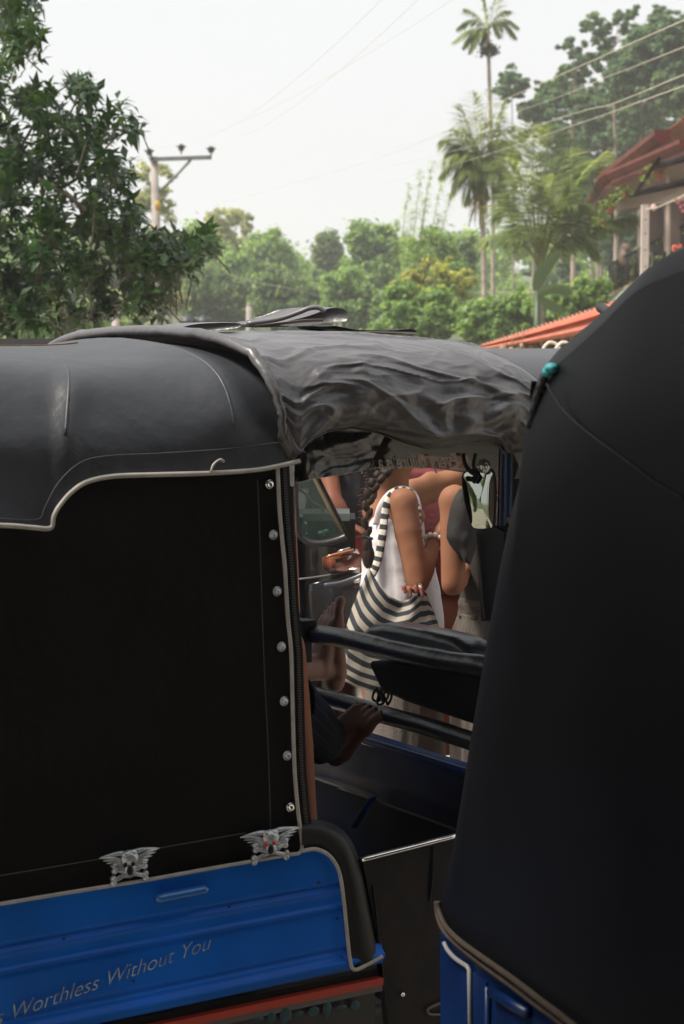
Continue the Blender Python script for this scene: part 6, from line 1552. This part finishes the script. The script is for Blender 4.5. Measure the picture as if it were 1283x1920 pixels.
slab([(1252, 312), (1257, 311), (1257, 492), (1252, 495)], 32.8, .1, 'downpipe', mat('beige_pipe', (.42, .34, .28), .7))
slab([(1230, 350), (1330, 330), (1330, 470), (1230, 490)], 39, .3, 'wall', wallm)
slab([(1236, 356), (1250, 352), (1250, 456), (1236, 462)], 38.6, .1, 'door', mat('grey_door', (.10, .09, .09), .8))
# balcony slab edge and railing
rt0, rt1 = at(1147, 494, 44), at(1310, 408, 31); rb0, rb1 = at(1149, 546, 44), at(1310, 478, 31)
bar(rt0, rt1, .028, 'top_rail', mat('black_iron', (.008, .008, .010), .6, spec=.2)); bar(rb0, rb1, .022, 'bottom_rail', MATS['black_iron'])
for k in range(52):
    t = (k + .3) / 52; MB().tube([rt0.lerp(rt1, t), rb0.lerp(rb1, t)], .013 if k % 6 else .026, 5).build('baluster', MATS['black_iron'], hs)
rt2 = at(1143, 502, 46); rb2 = at(1145, 552, 46); bar(rt0, rt2, .028, 'top_rail', MATS['black_iron']); bar(rt2, rb2, .028, 'baluster', MATS['black_iron'])
d = rb1 - rb0; q = MB(); q.box((rb0 + rb1) / 2 + V((.2, .3, -.10)), d * .5, V((.25, .1, 0)), V((0, 0, .07))); q.build('balcony_slab', mat('slab_tan', (.30, .22, .16), .9, var=.2), hs, smooth=False)
vs = [at(1146, 556, 43), at(1300, 480, 30), at(1300, 520, 28), at(1140, 566, 42)]; build('green_awning', vs + [v + V((0, .2, -.04)) for v in vs], [(0, 1, 2, 3), (7, 6, 5, 4), (0, 4, 5, 1), (3, 2, 6, 7)], mat('mossy_sheet', (.16, .22, .15), .8, var=.2), hs, smooth=False)
# lower storey so that the house stands on the ground
q = MB(); q.box(V((11.2, 38, 1.4)), V((2.4, 0, 0)), V((-1.4, 5.5, 0)), V((0, 0, 1.4))); q.build('lower_wall', wallm, hs, smooth=False)
# concrete post with bolt holes in front of the balcony
cp = thing('concrete_post', 'square concrete post with bolt holes standing in front of the balcony', 'post', V((at(1210, 540, 29).x, 29, 0)))
c0 = at(1210, 384, 29); k = 6.6 * mpp(29); q = MB(); q.box(V((c0.x, 29, c0.z / 2)), V((k, 0, 0)), V((0, k, 0)), V((0, 0, c0.z / 2))); q.build('post_shaft', mat('pale_concrete', (.46, .40, .36), .9, var=.12, vscale=3, bump=.3, bscale=20), cp, smooth=False)
for y in (412, 438, 469, 500): MB().tube([at(1210, y, 28.9) + V((0, -k, 0)), at(1210, y, 28.9) + V((0, 0, 0))], .011, 8).build('bolt_hole', black_m, cp)
wr_ = MB().tube(smooth_path([at(1212, 392, 28.9), at(1232, 389, 28), at(1260, 377, 26), at(1300, 358, 24)], 5), .010, 5).build('overhead_wire', wire_m); tag(wr_, 'dark service wire from the concrete post to the house', 'wire', 'overhead wires')
q = MB(); q.ell(at(1226, 389, 28.5), (.05, .05, .05)); q.build('wire_clamp', mat('pink_insulator', (.45, .30, .28), .5), cp)
# hanging pots with trailing plants
potm = mat('terracotta_pot', (.28, .07, .055), .6)
vine = leaf_mat('vine_leaves', (.13, .19, .035), .45, .3)
for (x, y, w, Y, lab) in ((1236, 327, 10, 30, 'hanging pot with trailing yellow-green vine, nearest the top of the eave'), (1170, 366, 8, 34, 'hanging pot against the soffit, second along the eave'), (1145, 393, 8, 37, 'hanging pot third along the eave, above the palm frond'), (1131, 420, 6, 40, 'lowest and smallest hanging pot at the tip of the gutter')):
    c = at(x, y, Y); k = w * mpp(Y); r = thing('hanging_pot', lab, 'hanging pot', c - V((0, 0, k * .8)), 'pots hanging along the eave')
    q = MB(); q.tube([c + V((0, 0, z * k)) for z in (-.85, -.8, .35, .4, .6, .62)], [k * a for a in (.5, .62, .85, .98, 1.0, .9)], 16); q.build('pot', potm, r)
    q = MB()
    for s in (-1, 1): q.tube([c + V((s * k * .9, 0, k * .5)), c + V((0, 0, k * 3))], .008, 4)
    q.build('hanger', darkbeam, r)
    P = []; D = []
    for j in range(60):
        sx = -1 if j % 4 else .6; t = RNG.random(); p = c + V((sx * k * (.3 + 2.0 * t), RNG.uniform(-k, k), k * (1.0 + .8 * math.sin(t * 3) - 2.2 * t * t))); P.append(list(p + V(RNG.normal(size=3) * .05))); D.append(list(RNG.normal(size=3)))
    V_, F_ = leaves(np.array(P), np.array(D), np.tile([0, -.6, .6], (len(P), 1)), .085, .025); tag(np_mesh('trailing_plant', V_, F_, vine, r), kind='stuff')
# vines on the railing, pink flowers at the edge, cloth on the railing
vn = thing('railing_plants', 'thin creepers growing up the black balcony railing', 'creeper', at(1240, 480, 33))
P = []; D = []; q = MB()
for t0 in (.12, .3, .42, .58, .66, .74, .8, .9):
    b = rb0.lerp(rb1, t0); tt = rt0.lerp(rt1, t0 + .02); h = RNG.uniform(.5, 1.15); c = [b.lerp(tt, k * h) + V((RNG.uniform(-.06, .06), -.06, 0)) for k in np.linspace(0, 1, 8)]; q.tube(c, .007, 4)
    for p in c:
        for j in range(2): P.append(list(p + V(RNG.normal(size=3) * .06))); D.append(list(RNG.normal(size=3)))
q.build('stem', vine, vn, kind='stuff'); V_, F_ = leaves(np.array(P), np.array(D), np.tile([0, -.6, .6], (len(P), 1)), .09, .03); np_mesh('leaves', V_, F_, vine, vn)
fl = thing('flowering_branch', 'branch with pink flowers at the right edge below the eave', 'flowers', at(1283, 380, 24))
q = MB(); P = []
for (x, y) in ((1272, 380), (1277, 388), (1281, 396), (1284, 384), (1290, 400), (1276, 374)): 
    for j in range(5): a = j * 1.25; P.append((x, y, a))
qf = MB()
for (x, y, a) in P: c = at(x, y, 24); qf.ell(c + V((.012 * math.cos(a), 0, .012 * math.sin(a))), (.011, .005, .009), Matrix.Rotation(a, 3, 'Y'), 6, 4)
qf.build('petals', mat('pink_petal', (.45, .12, .16), .6), fl); q.tube([at(1266, 372, 24), at(1280, 386, 24), at(1300, 410, 24)], .008, 5).build('stem', bark_dk, fl)
f2 = thing('flowering_branch', 'small orange-red flowers at the foot of the railing, right edge', 'flowers', at(1270, 470, 30)); qf = MB()
for j in range(14): qf.ell(at(1262 + RNG.uniform(0, 18), 466 + RNG.uniform(-8, 8), 30), (.03, .02, .02), None, 6, 4)
qf.build('petals', mat('orange_petal', (.6, .12, .06), .6), f2); MB().tube([at(1280, 500, 30), at(1268, 470, 30)], .01, 5).build('stem', bark_dk, f2)
ck = thing('hung_cloth', 'pale bundle hanging over the left end of the balcony railing', 'cloth', at(1172, 478, 41)); q = MB()
q.ell(at(1172, 472, 41.5), (.13, .1, .22)); q.ell(at(1168, 484, 41.4), (.10, .1, .16)); q.ell(at(1176, 464, 41.4), (.10, .08, .10)); remeshed('bundle', q, mat('pale_cloth', (.4, .32, .27), .9, col2=(.2, .13, .1), vscale=6), .03, ck, 2)

# ================================================================== red awning with moulded gutter and the stall beneath
aw = thing('awning', 'long orange-red awning with moulded fascia running behind the near canopy', 'awning', V((3.2, 19, 0)))
orange = mat('orange_fascia', (.46, .12, .05), .45, col2=(.36, .085, .04), vscale=2, spec=.3)
P0 = [(902, 648, 25), (1000, 617, 21.5), (1120, 578, 18), (1290, 512, 14.5)]
rows = [(0, 0, 0), (7, -.02, .0), (9, -.05, 0), (15, -.06, 0), (17, -.02, 0), (24, -.03, 0), (27, -.08, 0), (33, -.09, 0), (38, -.04, 0)]
def fas(u, v):
    k = u * 3; i = min(int(k), 2); f_ = k - i; a, b = P0[i], P0[i + 1]; x, y, Y = [a[j] + (b[j] - a[j]) * f_ for j in range(3)]
    kk = v * (len(rows) - 1); j = min(int(kk + 1e-6), len(rows) - 2); g = kk - j; dy = rows[j][0] + (rows[j + 1][0] - rows[j][0]) * g; dn = rows[j][1] + (rows[j + 1][1] - rows[j][1]) * g
    sc = .25 + 1.05 * min(1, u * 1.35); return at(x, y + dy * sc * (1 if u < 1 else 1), Y) + V((dn * 1.4, dn, 0))
vs, fs, _ = grid(40, 9, fas); build('fascia', vs, fs, orange, aw, smooth=False)
def sheet(u, v):
    p = fas(u, 0); return p + V((2.2 * v, .9 * v, .10 * v + .035 * 0))
# sheet ribs run from the fascia upward
vs, fs, _ = grid(90, 6, lambda u, v: sheet(u, v) + V((0, 0, .02 * abs(math.sin(u * 140))))); build('roof_sheet', vs, fs, mat('sunlit_red_sheet', (.55, .27, .20), .6, var=.1, vscale=3), aw)
for (x, y, Y) in ((915, 650, 24.6), (1003, 628, 21.3), (1062, 610, 19.5)): 
    b = at(x + 20, y + 20, Y); MB().tube([V((b.x + .6, b.y + .3, 0)), V((b.x + .6, b.y + .3, b.z))], .05, 8).build('awning_post', mat('dark_post', (.06, .04, .03), .8), aw)
st = thing('stall', 'dim brown stall full of hanging goods under the orange-red awning', 'stall', V((4.2, 20.5, 0)))
vs, fs = poly_plate([at(940, 656, 23.5), at(1010, 628, 23.0), at(1130, 596, 21), at(1300, 540, 19), V((6.6, 18.9, 0)), V((1.9, 23.5, 0))], V((0, -1, 0)), .1)
build('back_wall', vs, fs, mat('stall_boards', (.085, .055, .035), .9, col2=(.03, .02, .015), vscale=5), st, smooth=False)
for k in range(26):
    x = 945 + k * 6.5 + RNG.uniform(-2, 2); y = 655 - (k * 6.5) * .28 + RNG.uniform(2, 14); c = at(x, y, 21.5); s_ = RNG.uniform(.03, .06)
    q = MB(); q.ell(c, (s_, s_, s_ * 1.2), None, 8, 6); q.tube([c, c + V((0, 0, .2))], .004, 4)
    q.build('hanging_good', mat('goods_%d' % (k % 3), [(.2, .12, .07), (.10, .08, .05), (.28, .2, .13)][k % 3], .7), st)
for i, (x, Yh) in enumerate(((1012, 14.2), (1036, 13.8), (1058, 13.6))):
    hp_ = [at(x, 676, Yh), at(x + 6, 655, Yh), at(x + 18, 642, Yh), at(x + 32, 646, Yh), at(x + 40, 660, Yh), at(x + 44, 680, Yh)]
    r = thing('hoop', ['left pale wire hoop standing under the awning', 'middle pale wire hoop standing under the awning', 'right pale wire hoop standing under the awning, thinner'][i], 'hoop', V((at(x + 20, 676, Yh).x, Yh, 0)), 'pale hoops under the awning')
    MB().tube([V((hp_[0].x, Yh, 0))] + smooth_path(hp_, 5) + [V((hp_[-1].x, Yh, 0))], .012 if i < 2 else .007, 6).build('hoop_bar', mat('pale_wire_metal', (.62, .55, .45), .4), r)

# ================================================================== unseen shelter added behind the camera to keep skylight off the vehicles
sh = thing('added_shade_shelter', 'plain tin-roofed shelter added out of view behind the camera for shade', 'shelter', V((2.2, -3.5, 0)))
tin = mat('dark_tin', (.06, .055, .05), .6, var=.2)
q = MB(); q.box(V((2.4, -2.2, 3.05)), V((4.6, 0, 0)), V((0, 4.8, .12)), V((0, 0, .03))); q.build('roof', tin, sh, smooth=False)
q = MB(); q.box(V((2.4, -6.9, 1.4)), V((4.6, 0, 0)), V((0, .08, 0)), V((0, 0, 1.4))); q.build('back_wall', wallm, sh, smooth=False)
for x in (-2.0, 6.8):
    for y in (-.6, -6.6): MB().tube([V((x, y, 0)), V((x, y, 2.95))], .06, 10).build('shelter_post', darkbeam, sh)
# trees behind the photographer, seen only in the mirror
for i, (x, y, k) in enumerate(((-8, -13, 3), (-11, -10, 8), (-5, -16, 14))):
    src = [o for o in bpy.data.objects if o.name.startswith('tree') and o.parent is None][k]
    c = copy_tree(src); c.location = (x, y, -.5); c['label'] = ['leafy tree behind the photographer, straight across the yard', 'leafy tree behind the photographer at the left side of the yard', 'leafy tree behind the photographer next to the added shelter'][i]; c['group'] = 'trees behind the photographer'
# ================================================================== hazy air
hz = MB(); hz.box(V((0, 145, 13)), V((235, 0, 0)), V((0, 255, 0)), V((0, 0, 15))) 
m = bpy.data.materials.new('haze_air'); m.use_nodes = True; n = m.node_tree.nodes; n.clear(); o = n.new('ShaderNodeOutputMaterial'); v = n.new('ShaderNodeVolumePrincipled')
v.inputs['Color'].default_value = (.94, .95, .97, 1); v.inputs['Density'].default_value = .0012; v.inputs['Anisotropy'].default_value = .3
m.node_tree.links.new(v.outputs[0], o.inputs[1])
ho = hz.build('haze', m, None, smooth=False, kind='stuff')
ho['label'] = 'thin pale haze in the air'
